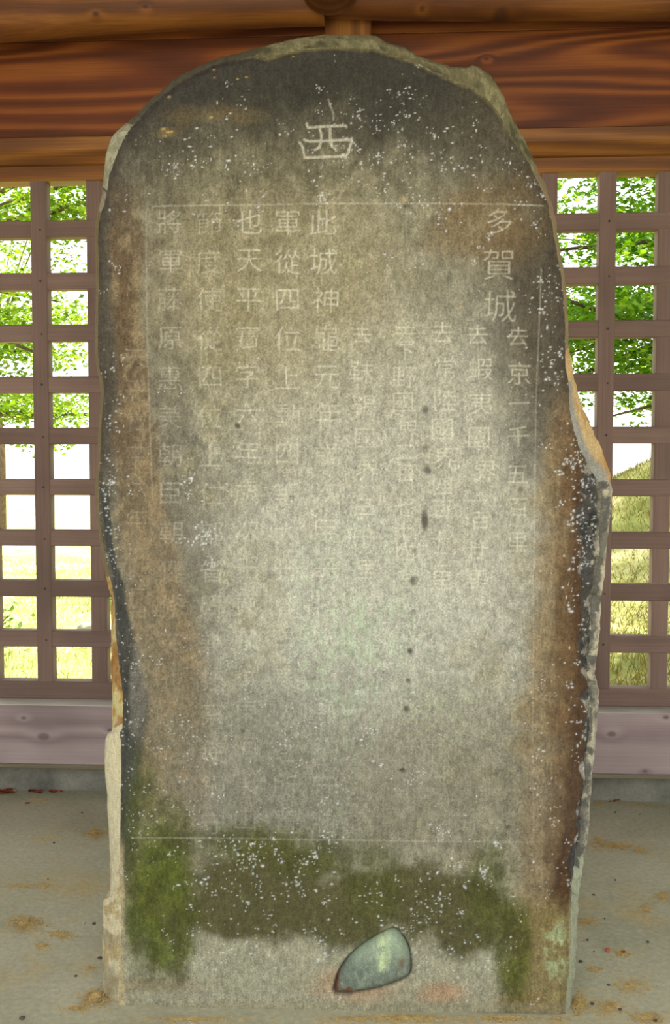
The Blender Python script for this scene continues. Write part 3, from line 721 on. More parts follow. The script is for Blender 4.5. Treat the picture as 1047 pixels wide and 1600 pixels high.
# cement footing, moss and slime
foot = sstep(1400, 1500, PY + (NZ1 - 0.5) * 70 - 25 * np.cos((PX - 405) / 60.0) * (PX < 520)); lay(foot * 0.78, (166, 165, 140))
lay(blob(560, 1540, 70, 22, 0.6, 0.5) * 0.5, (190, 146, 106)); lay(blob(690, 1552, 40, 18, 0.6, 0.5) * 0.5, (192, 140, 98)); lay(blob(240, 1540, 70, 10, 0.7, 0.8) * 0.45, (140, 118, 84)); lay(blob(830, 1565, 50, 12, 0.7, 0.8) * 0.5, (168, 112, 66))
lay(sstep(770, 810, PX + (NZ1 - 0.5) * 30) * sstep(1385, 1440, PY) * 0.8, (128, 112, 62))
olive = np.maximum.reduce([blob(400, 1395, 130, 80, 0.22, 0.5), blob(520, 1420, 115, 55, 0.3, 0.5), blob(660, 1410, 120, 58, 0.3, 0.5), blob(730, 1440, 70, 50, 0.3, 0.5)])
olive = np.maximum(olive, blob(270, 1400, 80, 80, 0.4, 0.4) * 0.8); lay(olive * 0.94, (82, 80, 44))
mossm = np.maximum.reduce([blob(250, 1390, 58, 135, 0.35, 0.45), blob(225, 1300, 30, 110, 0.6, 0.5) * 0.8, blob(262, 1475, 42, 50, 0.35, 0.3), blob(215, 1440, 22, 60, 0.5, 0.4), blob(400, 1318, 90, 28, 0.6, 0.5) * 0.7, blob(500, 1340, 70, 30, 0.6, 0.6) * 0.6, blob(585, 1380, 40, 60, 0.6, 0.6) * 0.55, blob(765, 1390, 35, 70, 0.6, 0.5) * 0.7, blob(802, 1485, 30, 85, 0.35, 0.4) * 0.9])
lay(mossm * (0.6 + 0.4 * NZ3), (84, 88, 30)); lay(mossm * sstep(0.45, 0.7, NZ1) * 0.55, (94, 106, 30)); lay(mossm * sstep(0.55, 0.4, NZ2) * 0.5, (58, 62, 24))
lay(blob(870, 1480, 22, 60, 0.5, 0.7) * sstep(0.42, 0.58, NZ2) * 0.85, (166, 180, 134)); lay(blob(882, 1400, 14, 40, 0.6, 0.6) * 0.6, (84, 62, 34)); lay(blob(900, 1440, 10, 60, 0.5, 0.5) * 0.6, (176, 184, 160))
lay(sstep(1558, 1574, PY) * 0.5, (150, 143, 112))
# left lower pale margin
lay((1 - sstep(4, 12, DEP + (NZ1 - 0.5) * 14)) * (PX < 400) * sstep(1290, 1360, PY) * 0.9, (190, 176, 136))
# rim of the crown catches dust and moss
lay((1 - sstep(2, 10, DEP + (NZ1 - 0.5) * 12)) * (1 - sstep(180, 260, PY)) * sstep(350, 420, PX) * 0.8, (124, 118, 82))
CLR *= (1 + 0.60 * (NZ6 - 0.5) + 0.40 * (NZ7 - 0.5))[..., None]
# carved strokes show fresher stone
lay(np.clip(GR * 0.74, 0, 0.52) * (1 - 0.35 * sstep(880, 1000, PY)), (226, 224, 203)); lay(pit * 0.7, (58, 54, 50))
lay(np.exp(-(((PX - 633) / 6) ** 2 + ((PY - 312) / 6) ** 2)) * 0.8, (190, 178, 136))
lay(np.exp(-np.clip(cobd, 0, None) / 0.002) * (cobd < 0.5) * 0.8, (60, 56, 44))
# lichen specks
spots = []
def specks(n, cx, cy, sx, sy, r0=0.7, r1=1.9):
    left = int(n * 0.75)
    while left > 0:
        ax, ay = rng.normal(cx, sx), rng.normal(cy, sy); k = int(min(left, 1 + rng.geometric(0.22))); sp = rng.uniform(3, 13)
        for _ in range(k): spots.append((ax + rng.normal(0, sp), ay + rng.normal(0, sp), (r0 + (r1 - r0) * rng.random() ** 2.2) * 0.84 * (1.6 if rng.random() < 0.05 else 1)))
        left -= k
specks(330, 620, 230, 90, 70); specks(180, 330, 240, 60, 60); specks(260, 700, 250, 90, 90); specks(120, 500, 150, 150, 40, 0.6, 1.3); specks(120, 840, 300, 25, 70)
specks(260, 860, 540, 22, 90); specks(120, 170, 560, 12, 160); specks(130, 300, 850, 18, 60); specks(150, 168, 820, 7, 60); specks(160, 910, 820, 14, 90, 0.9, 2.2); specks(200, 910, 1050, 10, 180, 0.9, 2.2)
specks(380, 410, 1380, 75, 55, 0.8, 2.3); specks(170, 540, 1400, 110, 60, 0.8, 2.2); specks(130, 730, 1360, 70, 45, 0.8, 2.4); specks(240, 250, 1230, 50, 130, 0.7, 1.7); specks(160, 860, 1250, 30, 110, 0.7, 1.7); specks(420, 400, 1150, 120, 110, 0.6, 1.5); specks(420, 600, 1150, 150, 120, 0.6, 1.5)
specks(160, 640, 1450, 40, 40, 0.8, 1.8); specks(90, 730, 1480, 40, 25, 0.8, 2.2); specks(500, 520, 780, 220, 260, 0.5, 1.2); specks(220, 200, 1110, 14, 120, 0.6, 1.5); specks(140, 340, 1480, 60, 30, 0.6, 1.4); specks(90, 895, 760, 12, 40, 1.0, 2.4)
sm = np.zeros_like(HT)
for (a, b, r) in spots:
    lx_, lz_ = to_local([a], [b], 0.0); rr = r / 775.0
    i0, j0 = int((lx_[0] - X0) / GH) - 3, int((lz_[0] - Z0) / GH) - 3
    if i0 < 1 or j0 < 1 or i0 + 8 >= NX or j0 + 8 >= NZ: continue
    s = np.s_[j0:j0 + 8, i0:i0 + 8]; el = rng.uniform(0.6, 1.6)
    w = np.exp(-((((LX[s] - lx_[0]) / (rr * el)) ** 2 + ((LZ[s] - lz_[0]) / (rr / el)) ** 2)) * 1.2); sm[s] = np.maximum(sm[s], w)
lay(sm * 1.0, (222, 226, 224)); HT -= sm * 0.0006
# a few straw-yellow bits caught on the crown
for (a, b, r) in [(264,151,3),(255,201,4),(263,206,4),(258,212,3),(268,205,3),(334,108,2.5),(335,121,2),(385,120,2.5),(371,123,2),(457,77,2.5),(458,88,2),(720,480,3),(330,183,3)]:
    w_ = np.s_[int((to_local([a], [b + 12], 0.)[1][0] - Z0) / GH):int((to_local([a], [b - 12], 0.)[1][0] - Z0) / GH), int((to_local([a - 12], [b], 0.)[0][0] - X0) / GH):int((to_local([a + 12], [b], 0.)[0][0] - X0) / GH)]
    lay(np.exp(-((((PX[w_] - a) / r) ** 2 + ((PY[w_] - b) / (r * 0.6)) ** 2)) * 1.4) * 0.9, (196, 168, 96), w_)
CLR *= 0.78 * (0.86 + 0.28 * NZ4)[..., None]

# --- build the meshes ------------------------------------------------------
keep = inside.copy()
for ax, s in ((0, 1), (0, -1), (1, 1), (1, -1)): keep |= np.roll(inside, s, ax)
keep |= np.roll(np.roll(inside, 1, 0), 1, 1) | np.roll(np.roll(inside, 1, 0), -1, 1) | np.roll(np.roll(inside, -1, 0), 1, 1) | np.roll(np.roll(inside, -1, 0), -1, 1)
PXX, PZZ = LX.astype(np.float64).copy(), LZ.astype(np.float64).copy()
jj, ii = np.where(keep & ~inside)
_, nearp = seg_dist(np.stack([LX[jj, ii], LZ[jj, ii]], -1), 1500); PXX[jj, ii] = nearp[:, 0]; PZZ[jj, ii] = nearp[:, 1]
# faces: all four corners kept and at least one inside; none under the cobble
cell = keep[:-1, :-1] & keep[:-1, 1:] & keep[1:, :-1] & keep[1:, 1:] & (inside[:-1, :-1] | inside[:-1, 1:] | inside[1:, :-1] | inside[1:, 1:])
deep = cobd < -0.004
cell &= ~(deep[:-1, :-1] & deep[1:, 1:])
dHz, dHx = np.gradient(HT, GH)
NR = np.stack([dHx, -np.ones_like(dHx), dHz], -1); NR /= np.linalg.norm(NR, axis=-1, keepdims=True)
VID = np.arange(NZ * NX).reshape(NZ, NX)
Q = np.stack([VID[:-1, :-1], VID[:-1, 1:], VID[1:, 1:], VID[1:, :-1]], -1)
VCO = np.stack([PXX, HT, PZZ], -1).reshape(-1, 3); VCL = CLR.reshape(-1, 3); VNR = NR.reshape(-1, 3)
gmax = np.maximum.reduce([GR[:-1, :-1], GR[:-1, 1:], GR[1:, 1:], GR[1:, :-1]])
own = np.where((gmax > 0.10) | ((owner[:-1, :-1] >= 10000) & (gmax > 0.03)), owner[:-1, :-1], -1)
own = np.where(cell, own, -2)
def face_part(name, quads):
    used = np.unique(quads); lut = np.zeros(NZ * NX, np.int32); lut[used] = np.arange(len(used))
    return link(name, quad_mesh(name, VCO[used], lut[quads], VCL[used], VNR[used]), M['stone'], stele)
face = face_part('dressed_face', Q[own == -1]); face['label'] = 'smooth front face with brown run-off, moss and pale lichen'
flat_own = own.ravel(); order = np.argsort(flat_own, kind='stable'); so = flat_own[order]; Qf = Q.reshape(-1, 4)
for k in list(range(n_char)) + list(range(10000, l_char)):
    a, b = np.searchsorted(so, k), np.searchsorted(so, k + 1)
    if b - a < 6: continue
    o = face_part('carved_character' if k < N_GLYPH else 'ruled_line', Qf[order[a:b]])
    if k == 0: o['label'] = 'large carved heading character above the text frame'

# --- rough block behind the face ------------------------------------------
n_o = len(FX); ar = arc
gi = np.clip(((FX - X0) / GH).round().astype(int), 0, NX - 1); gj = np.clip(((FZ - Z0) / GH).round().astype(int), 0, NZ - 1)
f_h = HT[gj, gi]
cxm, czm = 0.02, 0.75
rows = []
def ring(x, y, z, tnoise, amp, d):
    nx_, nz_ = x - cxm, z - czm; L = np.hypot(nx_, nz_) + 1e-6
    k = (fbm(ar / 26.0, ar * 0 + d * 30 + 3, 401, 4, 0.6) - 0.5) * amp + (fbm(ar / 7.0, ar * 0 + d * 110 + 3, 431, 3, 0.6) - 0.5) * amp * 0.35
    rows.append(np.stack([x + nx_ / L * k, y + np.zeros_like(x) + k * 0.5, z + nz_ / L * k], -1))
K1 = 14
for i in range(K1 + 1):
    t = i / K1; bul = math.sin(t * math.pi / 2)
    ring(FX + (SX - FX) * bul, f_h + (0.055 - f_h) * t, FZ + (SZ - FZ) * bul, t, np.where((FX > 0.3) & (FZ < 1.1), 0.020, 0.010) * math.sin(t * math.pi) ** 0.7 if 0 < t < 1 else 0.0, t * 0.05)
prev = [(0.055, 1.0), (0.16, 0.985), (0.30, 0.95), (0.40, 0.88), (0.47, 0.70), (0.50, 0.35), (0.505, 0.02)]
for a in range(len(prev) - 1):
    (d0, s0), (d1, s1) = prev[a], prev[a + 1]; m = 8
    for i in range(1, m + 1):
        t = i / m; d = d0 + (d1 - d0) * t; s = s0 + (s1 - s0) * t
        ring(cxm + (SX - cxm) * s, np.full(n_o, d), np.where(SZ > 0.3, czm + (SZ - czm) * s, SZ), t, 0.022 * min(1, (d - 0.055) * 14), d)
BV = np.stack(rows); nr = BV.shape[0]
bid = np.arange(nr * n_o).reshape(nr, n_o)
bq = np.stack([bid[:-1, :-1], bid[:-1, 1:], bid[1:, 1:], bid[1:, :-1]], -1).reshape(-1, 4)
# colours of the broken sides
ox, oy = oc[:, 2][None].repeat(nr, 0), oc[:, 3][None].repeat(nr, 0); dd = BV[..., 1]
na = fbm(ar[None] / 12.0 + dd * 0, dd * 90, 451, 4, 0.6); nb = fbm(ar[None] / 40.0 + dd * 0, dd * 40, 461, 3, 0.6)
BC = np.empty(BV.shape, np.float32); BC[:] = lin((150, 144, 118))
def layb(mask, col):
    m = np.clip(mask, 0, 1)[..., None]; BC[:] = BC * (1 - m) + lin(col) * m
left, top = ox < 400, oy < 260
layb(left & (oy > 1135), (206, 198, 164)); layb((left & (oy > 1330)) * sstep(0.45, 0.6, na), (178, 160, 116)); layb((left & (oy > 1440)) * sstep(0.4, 0.6, nb) * 0.7, (150, 140, 112))
layb(left & (oy <= 1137) & (oy > 900), (176, 142, 78)); layb((left & (oy <= 1137) & (oy > 900)) * sstep(0.45, 0.55, na), (196, 184, 134)); layb((left & (oy <= 1137) & (oy > 900)) * sstep(0.5, 0.42, nb) * 0.7, (140, 90, 40))
layb(left & (oy < 900) & (oy > 330), (120, 106, 76)); layb((oy < 300) & left, (92, 88, 70)); layb((oy < 295) & (oy > 195) & left, (150, 150, 124)); layb(((oy < 295) & (oy > 195) & left) * sstep(0.5, 0.62, na), (178, 176, 150))
layb(top & ~left, (118, 114, 82)); layb((top & ~left) * sstep(0.5, 0.62, na) * 0.8, (146, 142, 106)); layb((top & ~left) * sstep(0.47, 0.36, nb) * 0.8, (76, 76, 54))
rt_ = ox > 700
layb(rt_ & (oy >= 260) & (oy < 545), (140, 126, 96)); layb(rt_ & (oy >= 545) & (oy < 750), (198, 172, 122)); layb((rt_ & (oy >= 545) & (oy < 750)) * sstep(0.5, 0.66, nb) * 0.7, (176, 134, 76))
layb((rt_ & (oy >= 590) & (oy < 750)) * (1 - sstep(0.006, 0.016, dd - f_h[None])), (150, 150, 142))
layb(rt_ & (oy >= 750), (166, 162, 142)); layb((rt_ & (oy >= 750)) * sstep(0.5, 0.6, na) * 0.8, (104, 101, 92)); layb((rt_ & (oy >= 750)) * sstep(0.46, 0.36, nb) * 0.8, (206, 200, 174)); layb((rt_ & (oy > 1340)), (170, 176, 150)); layb((rt_ & (oy >= 750) & (oy < 1360)) * (1 - sstep(0.002, 0.014, dd - f_h[None] + (na - 0.5) * 0.05)) * 0.85, (72, 72, 70))
body = link('rough_block', quad_mesh('rough_block', BV.reshape(-1, 3), bq[:, ::-1], 0.85 * BC.reshape(-1, 3)), M['stone_rough'], stele); body['label'] = 'broken cream and grey sides and back of the block'

# --- cobble set into the foot ---------------------------------------------
ch = 0.0015
x0c, x1c, z0c, z1c = CBP[:, 0].min() - .003, CBP[:, 0].max() + .003, CBP[:, 1].min() - .003, CBP[:, 1].max() + .003
cxg, czg = np.meshgrid(np.arange(x0c, x1c, ch), np.arange(z0c, z1c, ch))
qd, nearp = seg_dist(np.stack([cxg.ravel(), czg.ravel()], -1), 3000, CBP, np.roll(CBP, -1, 0)); qd = qd.reshape(cxg.shape); inn = in_poly(cxg, czg, CBP)
kp = inn.copy()
for ax in (0, 1):
    for s in (1, -1): kp |= np.roll(inn, s, ax)
kp |= np.roll(np.roll(inn, 1, 0), 1, 1) | np.roll(np.roll(inn, 1, 0), -1, 1) | np.roll(np.roll(inn, -1, 0), 1, 1) | np.roll(np.roll(inn, -1, 0), -1, 1)
out = kp & ~inn; cxx, czz = cxg.copy(), czg.copy(); nn = nearp.reshape(cxg.shape + (2,)); cxx[out] = nn[out, 0]; czz[out] = nn[out, 1]
din = np.where(inn, qd, 0)
cpx, cpy = to_px(cxg, czg)
cy_ = 0.012 - 0.024 * np.sqrt(np.clip(1 - (1 - np.clip(din / 0.018, 0, 1)) ** 2, 0, 1)) + (fbm(cxg * 60, czg * 60, 501, 3) - 0.5) * 0.004
cy_ += 0.10 * np.clip((552 + (cpy - 1488) * 0.12 - cpx) / 775.0, 0, None)        # the left tip is a facet sloping back
cy_ += 0.12 * np.clip((cpy - 1525) / 775.0, 0, None)
CC = np.empty(cxg.shape + (3,), np.float32); CC[:] = lin((104, 114, 102))
def layc(mask, col):
    m = np.clip(mask, 0, 1)[..., None]; CC[:] = CC * (1 - m) + lin(col) * m
n1 = fbm(cxg * 90, czg * 60, 511, 4, 0.65); n2 = fbm(cxg * 30, czg * 30, 521, 3)
layc(sstep(1512, 1475, cpy + (n1 - .5) * 50) * 0.7, (150, 168, 140)); layc(sstep(0.5, 0.65, n1) * 0.4, (140, 156, 136))
layc(np.exp(-((cpx - 597) / 7) ** 2) * sstep(1522, 1505, cpy) * sstep(0.38, 0.55, n1), (178, 194, 150)); layc(np.exp(-((cpx - 607) / 4) ** 2) * sstep(1512, 1495, cpy) * 0.6, (172, 190, 150))
layc(sstep(560, 545, cpx + (n2 - .5) * 40) * sstep(0.44, 0.54, n2 + (1552 - cpy) * -0.001) * 0.95, (112, 66, 48)); layc(np.exp(-(((cpx - 627) / 5) ** 2 + ((cpy - 1500) / 9) ** 2)) * 0.7, (110, 74, 54))
layc(sstep(535, 525, cpx) * 0.8, (96, 52, 40))
vid = -np.ones(cxg.shape, int); vid[kp] = np.arange(kp.sum())
q4 = np.stack([vid[:-1, :-1], vid[:-1, 1:], vid[1:, 1:], vid[1:, :-1]], -1).reshape(-1, 4); q4 = q4[(q4 >= 0).all(1)]
cob = link('embedded_cobble', quad_mesh('embedded_cobble', np.stack([cxx, cy_, czz], -1)[kp], q4, CC[kp]), M['cobble'], stele); cob['label'] = 'grey-green cobble with a red-brown tip set into the foot'

# ================================================================== SMALL THINGS ON THE FLOOR
def floor_h(x, y):
    return float((fbm(np.array([x * 7.0]), np.array([y * 7.0]), 31)[0] - 0.5) * 0.004) - 0.0008

def sawdust(label, blobs):
    """loose grains scattered in patches; one uncountable heap"""
    cs = []
    for (px, py, rx, ry, n, pile) in blobs:
        for _ in range(n):
            a, r = rng.uniform(0, 2 * math.pi), abs(rng.normal(0, 0.5))
            p = on_floor(px + rx * r * math.cos(a), py + ry * r * math.sin(a))
            h = pile * max(0.0, 1 - r) * rng.random()
            if -0.47 < p[0] < 0.49 and p[1] > -0.006: continue
            cs.append((p[0], p[1], floor_h(p[0], p[1]) + h, rng.uniform(0.0010, 0.0030)))
    cs = np.array(cs); n = len(cs)
    base = np.array([[1, 0, 0], [-0.5, 0.87, 0], [-0.5, -0.87, 0], [0.1, 0.05, 0.75]])
    a = rng.uniform(0, 2 * math.pi, n); ca, sa = np.cos(a), np.sin(a); st = rng.uniform(0.6, 2.2, n)
    V = np.empty((n, 4, 3))
    bx_, by_ = base[:, 0][None] * st[:, None], base[:, 1][None]
    V[:, :, 0] = cs[:, :1] + (bx_ * ca[:, None] - by_ * sa[:, None]) * cs[:, 3:]; V[:, :, 1] = cs[:, 1:2] + (bx_ * sa[:, None] + by_ * ca[:, None]) * cs[:, 3:]; V[:, :, 2] = cs[:, 2:3] + base[:, 2][None] * cs[:, 3:]
    T = np.array([[0, 1, 3], [1, 2, 3], [2, 0, 3]])[None] + (np.arange(n) * 4)[:, None, None]
    o = link('sawdust', tri_mesh('sawdust', V.reshape(-1, 3), T.reshape(-1, 3)), M['sawdust']); tag(o, label, 'sawdust', kind='stuff')
sawdust('tan sawdust strewn on the floor left of the stele', [(150,1302,26,12,500,.006),(40,1443,45,20,900,.006),(95,1460,28,9,300,.003),(65,1478,20,8,160,.002),(40,1385,45,8,220,.001),(68,1385,10,8,100,.002),(150,1560,30,16,900,.014),(120,1575,25,6,260,.004),(70,1310,60,14,160,0),(140,1512,20,8,80,.001),(60,1250,60,6,200,.001)])
sawdust('tan sawdust strewn on the floor right of the stele', [(960,1322,50,10,700,.004),(935,1314,14,7,220,.006),(1000,1330,26,8,200,.002),(915,1440,25,10,260,.002),(1035,1400,20,14,240,.002),(1010,1420,22,14,160,.001),(972,1490,20,8,160,.002),(905,1570,16,18,600,.012),(985,1540,45,22,420,.001),(950,1575,40,16,420,.002),(1010,1590,40,14,420,.003),(930,1515,18,8,140,.001),(1000,1258,60,8,260,.001),(970,1250,20,6,120,.001),(940,1255,20,6,150,.002)])
sawdust('tan sawdust along the front foot of the stele', [(300,1592,130,6,500,.001),(640,1590,90,8,900,.003),(790,1590,70,9,900,.005),(560,1592,70,6,350,.002),(870,1588,30,8,400,.006)])

def leaf_mesh(seed):
    r = random.Random(seed); vs, fs = [], []
    L = 1.0; n = 7
    for i in range(n):
        t = i / (n - 1); w = 0.34 * math.sin(math.pi * min(1, t * 1.05 + 0.02)) ** 0.8 * (1 - 0.3 * t) + 0.01
        curl = 0.35 * (t - 0.4) ** 2 * r.uniform(0.6, 1.6)
        for s in (-1, -0.4, 0.4, 1):
            vs.append(((t - 0.5) * L, s * w + r.uniform(-1, 1) * 0.02, curl + abs(s) ** 2 * w * 0.6 * r.uniform(0.4, 1.2) + 0.03))
    for i in range(n - 1):
        for k in range(3): fs.append((i * 4 + k, (i + 1) * 4 + k, (i + 1) * 4 + k + 1, i * 4 + k + 1))
    return py_mesh('dry_leaf', vs, fs)
LEAVES = [leaf_mesh(s) for s in range(5)]
def leaf(px, py, size, label, group=None, lift=0.0):
    p = on_floor(px, py); o = link('dry_leaf', LEAVES[rnd.randrange(5)], M['dry_leaf']); s = size * rnd.uniform(0.8, 1.2)
    o.scale = (s, s, s); o.location = (p[0], p[1], floor_h(p[0], p[1]) + lift); o.rotation_euler = (rnd.uniform(-0.2, 0.2), rnd.uniform(-0.15, 0.15), rnd.uniform(0, 6.28))
    tag(o, label, 'leaf', group)
for i in range(14):
    leaf(rnd.uniform(-4, 24), rnd.uniform(1235, 1242), 0.03, 'crumpled red-brown dry leaf heaped against the curb at left edge', 'dry leaf heap at the curb', 0.001 + 0.0012 * (i % 4))
for i in range(16):
    leaf(rnd.uniform(34, 98), rnd.uniform(1236, 1240), 0.022, 'red-brown dry leaf in the thin line along the curb left of stele', 'dry leaves lined along the curb', 0.001)
leaf(43, 1256, 0.022, 'single small dry leaf on the floor before the left curb')
for i in range(7):
    leaf(rnd.uniform(938, 966), rnd.uniform(1248, 1255), 0.022, 'red-brown dry leaf in the small cluster by the curb right of stele', 'dry leaf cluster right of the stele', 0.001 + 0.001 * (i % 3))
leaf(974, 1488, 0.022, 'dark brown curled leaf on the floor right of the stele foot')
leaf(1019, 1251, 0.02, 'pale brown dry leaf near the curb at the far right')
def pebble_mesh(seed):
    bm = bmesh.new(); bmesh.ops.create_icosphere(bm, subdivisions=2, radius=1.0); r = random.Random(seed)
    ph = [r.uniform(0, 6) for _ in range(6)]
    for v in bm.verts:
        k = 1 + 0.18 * math.sin(2.1 * v.co.x + ph[0]) + 0.14 * math.sin(2.7 * v.co.y + ph[1]) + 0.1 * math.sin(3.1 * v.co.z + ph[2]); v.co = Vector((v.co.x * k * 1.25, v.co.y * k, v.co.z * k * 0.62))
    me = bpy.data.meshes.new('pebble'); bm.to_mesh(me); bm.free(); me.polygons.foreach_set('use_smooth', [True] * len(me.polygons)); return me
PEB = [pebble_mesh(s) for s in range(4)]
def pebble(px, py, r, label, group=None, mat='pebble', name='pebble', cat='pebble'):
    p = on_floor(px, py); me = PEB[rnd.randrange(4)].copy(); me.materials.clear(); o = link(name, me, M[mat]); o.scale = (r, r, r)
    o.location = (p[0], p[1], floor_h(p[0], p[1]) + r * 0.5); o.rotation_euler = (0, 0, rnd.uniform(0, 6.28)); tag(o, label, cat, group)
for (a, b, r) in [(961,1375,.003),(928,1398,.003),(961,1270,.004),(1000,1273,.002),(907,1503,.004),(918,1469,.003),(926,1570,.004),(969,1578,.004),(951,1540,.003),(1012,1472,.003),(928,1487,.002),(1024,1595,.004),(945,1435,.002)]:
    pebble(a, b, r, 'tiny dark pebble on the concrete floor right of the stele', 'pebbles right of the stele')
for (a, b, r) in [(128,1270,.003),(147,1444,.004),(118,1525,.003),(35,1592,.005),(75,1374,.002),(156,1497,.005),(84,1317,.003)]:
    pebble(a, b, r, 'tiny dark pebble on the concrete floor left of the stele', 'pebbles left of the stele')
pebble(131, 1443, 0.004, 'tiny white stone chip on the floor left of the stele', mat='sill')
pebble(950, 1486, 0.006, 'small orange-red seed on the floor right of the stele', mat='seed', name='seed', cat='seed')

# ================================================================== OUTSIDE
def grass(label, n, region, h0, h1, mat):
    x0, x1, y0, y1 = region
    x = rng.uniform(x0, x1, n); y = rng.uniform(y0, y1, n)
    z = -0.16 + 1.50 * np.exp(-(((x - 3.7) / 2.2) ** 2 + ((y - 8.3) / 2.4) ** 2)) + 0.25 * np.exp(-(((x + 6.0) / 3.5) ** 2 + ((y - 12) / 3) ** 2)) + (fbm(x * 1.3, y * 1.3, 41) - 0.5) * 0.08 - 0.012
    pt = fbm(x * 1.7, y * 1.7, 611, 3); hh = rng.uniform(h0, h1, n) * (0.4 + 1.4 * pt); a = rng.uniform(0, 6.28, n); w = rng.uniform(0.003, 0.007, n); le = rng.normal(0, 0.5, (n, 2)) * hh[:, None]
    V = np.empty((n, 3, 3)); V[:, 0] = np.stack([x - np.cos(a) * w, y - np.sin(a) * w, z], -1); V[:, 1] = np.stack([x + np.cos(a) * w, y + np.sin(a) * w, z], -1); V[:, 2] = np.stack([x + le[:, 0], y + le[:, 1], z + hh], -1)
    o = link('grass', tri_mesh('grass', V.reshape(-1, 3), np.arange(n * 3).reshape(-1, 3)), M[mat]); tag(o, label, 'grass', kind='stuff')
grass('yellow-green grass on the lawn outside the left lattice', 60000, (-6, -0.2, 2.0, 10), 0.02, 0.06, 'blade_pale')
grass('olive dry grass on the mound outside the right lattice', 70000, (0.2, 7, 2.0, 10), 0.03, 0.08, 'blade')

def tree(label, base, height, pads, mat, n_leaf, leaf_len, seed, trunk_r=0.12):
    r = np.random.default_rng(seed); bz = ground_z(base[0], base[1]) - 0.05
    root = empty('broadleaf_tree', (base[0], base[1], bz)); tag(root, label, 'tree', 'trees beyond the lattice')
    top = Vector((r.normal(0, 0.15), r.normal(0, 0.15), height))
    tp = [Vector((0, 0, -0.15)), Vector((0.04, -0.03, height * 0.3)), top * 0.6 + Vector((0.05, 0.04, 0)), top]
    vs, fs = tube(tp, [trunk_r * 1.25, trunk_r, trunk_r * 0.7, trunk_r * 0.25], 12); tr = link('trunk', py_mesh('trunk', vs, fs), M['bark'], root)
    LV = []
    for (cx, cy, cz, rx, ry, rz) in pads:
        c = Vector((cx - base[0], cy - base[1], cz - bz)); s = tp[1].lerp(tp[2], float(r.random())) if c.z < height * 0.6 else tp[2]
        mid = s.lerp(c, 0.5) + Vector((0, 0, 0.12)); vs, fs = tube([s, mid, c, c + (c - mid) * 0.6], [trunk_r * 0.38, trunk_r * 0.24, trunk_r * 0.12, 0.006], 7)
        link('branch', py_mesh('branch', vs, fs), M['bark'], root)
        k = int(n_leaf * rx * ry / sum(p[3] * p[4] for p in pads))
        # sprays: leaves along short twigs, layered
        nt_ = max(4, k // 26); tw = r.normal(0, 0.5, (nt_, 3)) * np.array([rx, ry, rz]); di = r.normal(0, 1, (nt_, 3)) * np.array([1, 1, 0.25]); di /= np.linalg.norm(di, axis=1, keepdims=True)
        q = tw.repeat(26, 0) + di.repeat(26, 0) * r.uniform(0, 0.42, (nt_ * 26, 1)) + r.normal(0, 0.045, (nt_ * 26, 3)) * np.array([1, 1, 0.4])
        LV.append(q + np.array(c)[None])
    P = np.vstack(LV); n = len(P); L = r.uniform(0.6, 1.15, n) * leaf_len
    a = r.uniform(0, 6.28, n); d = np.stack([np.cos(a), np.sin(a), r.normal(-0.2, 0.35, n)], -1); d /= np.linalg.norm(d, axis=1, keepdims=True)
    nn_ = np.stack([r.normal(0, 0.5, n), r.normal(0, 0.5, n), np.ones(n)], -1); s = np.cross(d, nn_); s /= np.linalg.norm(s, axis=1, keepdims=True)
    V = np.empty((n, 6, 3)); Lc = L[:, None]
    up_ = np.cross(s, d)
    V[:, 0] = P; V[:, 1] = P + d * Lc * 0.35 + s * Lc * 0.42 + up_ * Lc * 0.06; V[:, 2] = P + d * Lc * 0.55 + s * Lc * 0.16; V[:, 3] = P + d * Lc; V[:, 4] = P + d * Lc * 0.55 - s * Lc * 0.16; V[:, 5] = P + d * Lc * 0.35 - s * Lc * 0.42 + up_ * Lc * 0.06
    T = np.array([[0, 1, 2], [0, 2, 3], [0, 3, 4], [0, 4, 5]])[None] + (np.arange(n) * 6)[:, None, None]
    fo = link('foliage', tri_mesh('foliage', V.reshape(-1, 3), T.reshape(-1, 3)), mat, root); fo['kind'] = 'stuff'
    return root
def ring_pads(cx, cy, z0, z1, rad, n, seed):
    r = random.Random(seed); out = []
    for i in range(n):
        a = 2 * math.pi * i / n + r.uniform(-0.3, 0.3); t = r.random(); q = rad * r.uniform(0.35, 1.0)
        out.append((cx + q * math.cos(a), cy + q * math.sin(a), z0 + (z1 - z0) * t, r.uniform(0.45, 0.8), r.uniform(0.45, 0.8), r.uniform(0.12, 0.22)))
    return out
tree('yellow-green maple with layered sprays outside the left lattice', (-3.9, 4.6), 4.2, ring_pads(-2.9, 4.6, 1.5, 3.6, 1.4, 20, 1), M['leaf'], 30000, 0.052, 21)
tb_ = on_floor(2, 836, -0.14)
tree('slender tree with bare trunk seen at the far left edge', (tb_[0], tb_[1]), 5.2, ring_pads(tb_[0], tb_[1], 3.0, 5.4, 1.5, 14, 2), M['leaf'], 7000, 0.08, 22, 0.075)
tree('dense bright green maple outside the right lattice', (3.4, 4.0), 4.2, ring_pads(2.4, 4.2, 1.55, 3.6, 1.3, 18, 3) + [(1.5, 4.2, 2.95, .5, .5, .22), (1.9, 4.6, 2.75, .5, .5, .22), (1.5, 4.0, 2.45, .5, .5, .2), (1.75, 4.2, 2.0, .5, .5, .2), (1.45, 4.5, 1.75, .5, .5, .18), (2.0, 4.4, 1.55, .5, .5, .15)], M['leaf_deep'], 52000, 0.05, 23)
tree('tall spreading tree shading the mound on the right', (6.4, 10.4), 5.6, ring_pads(4.7, 9.4, 3.6, 5.6, 2.0, 18, 6), M['leaf_deep'], 18000, 0.08, 26)  # added on the sun side so its crown shades the mound
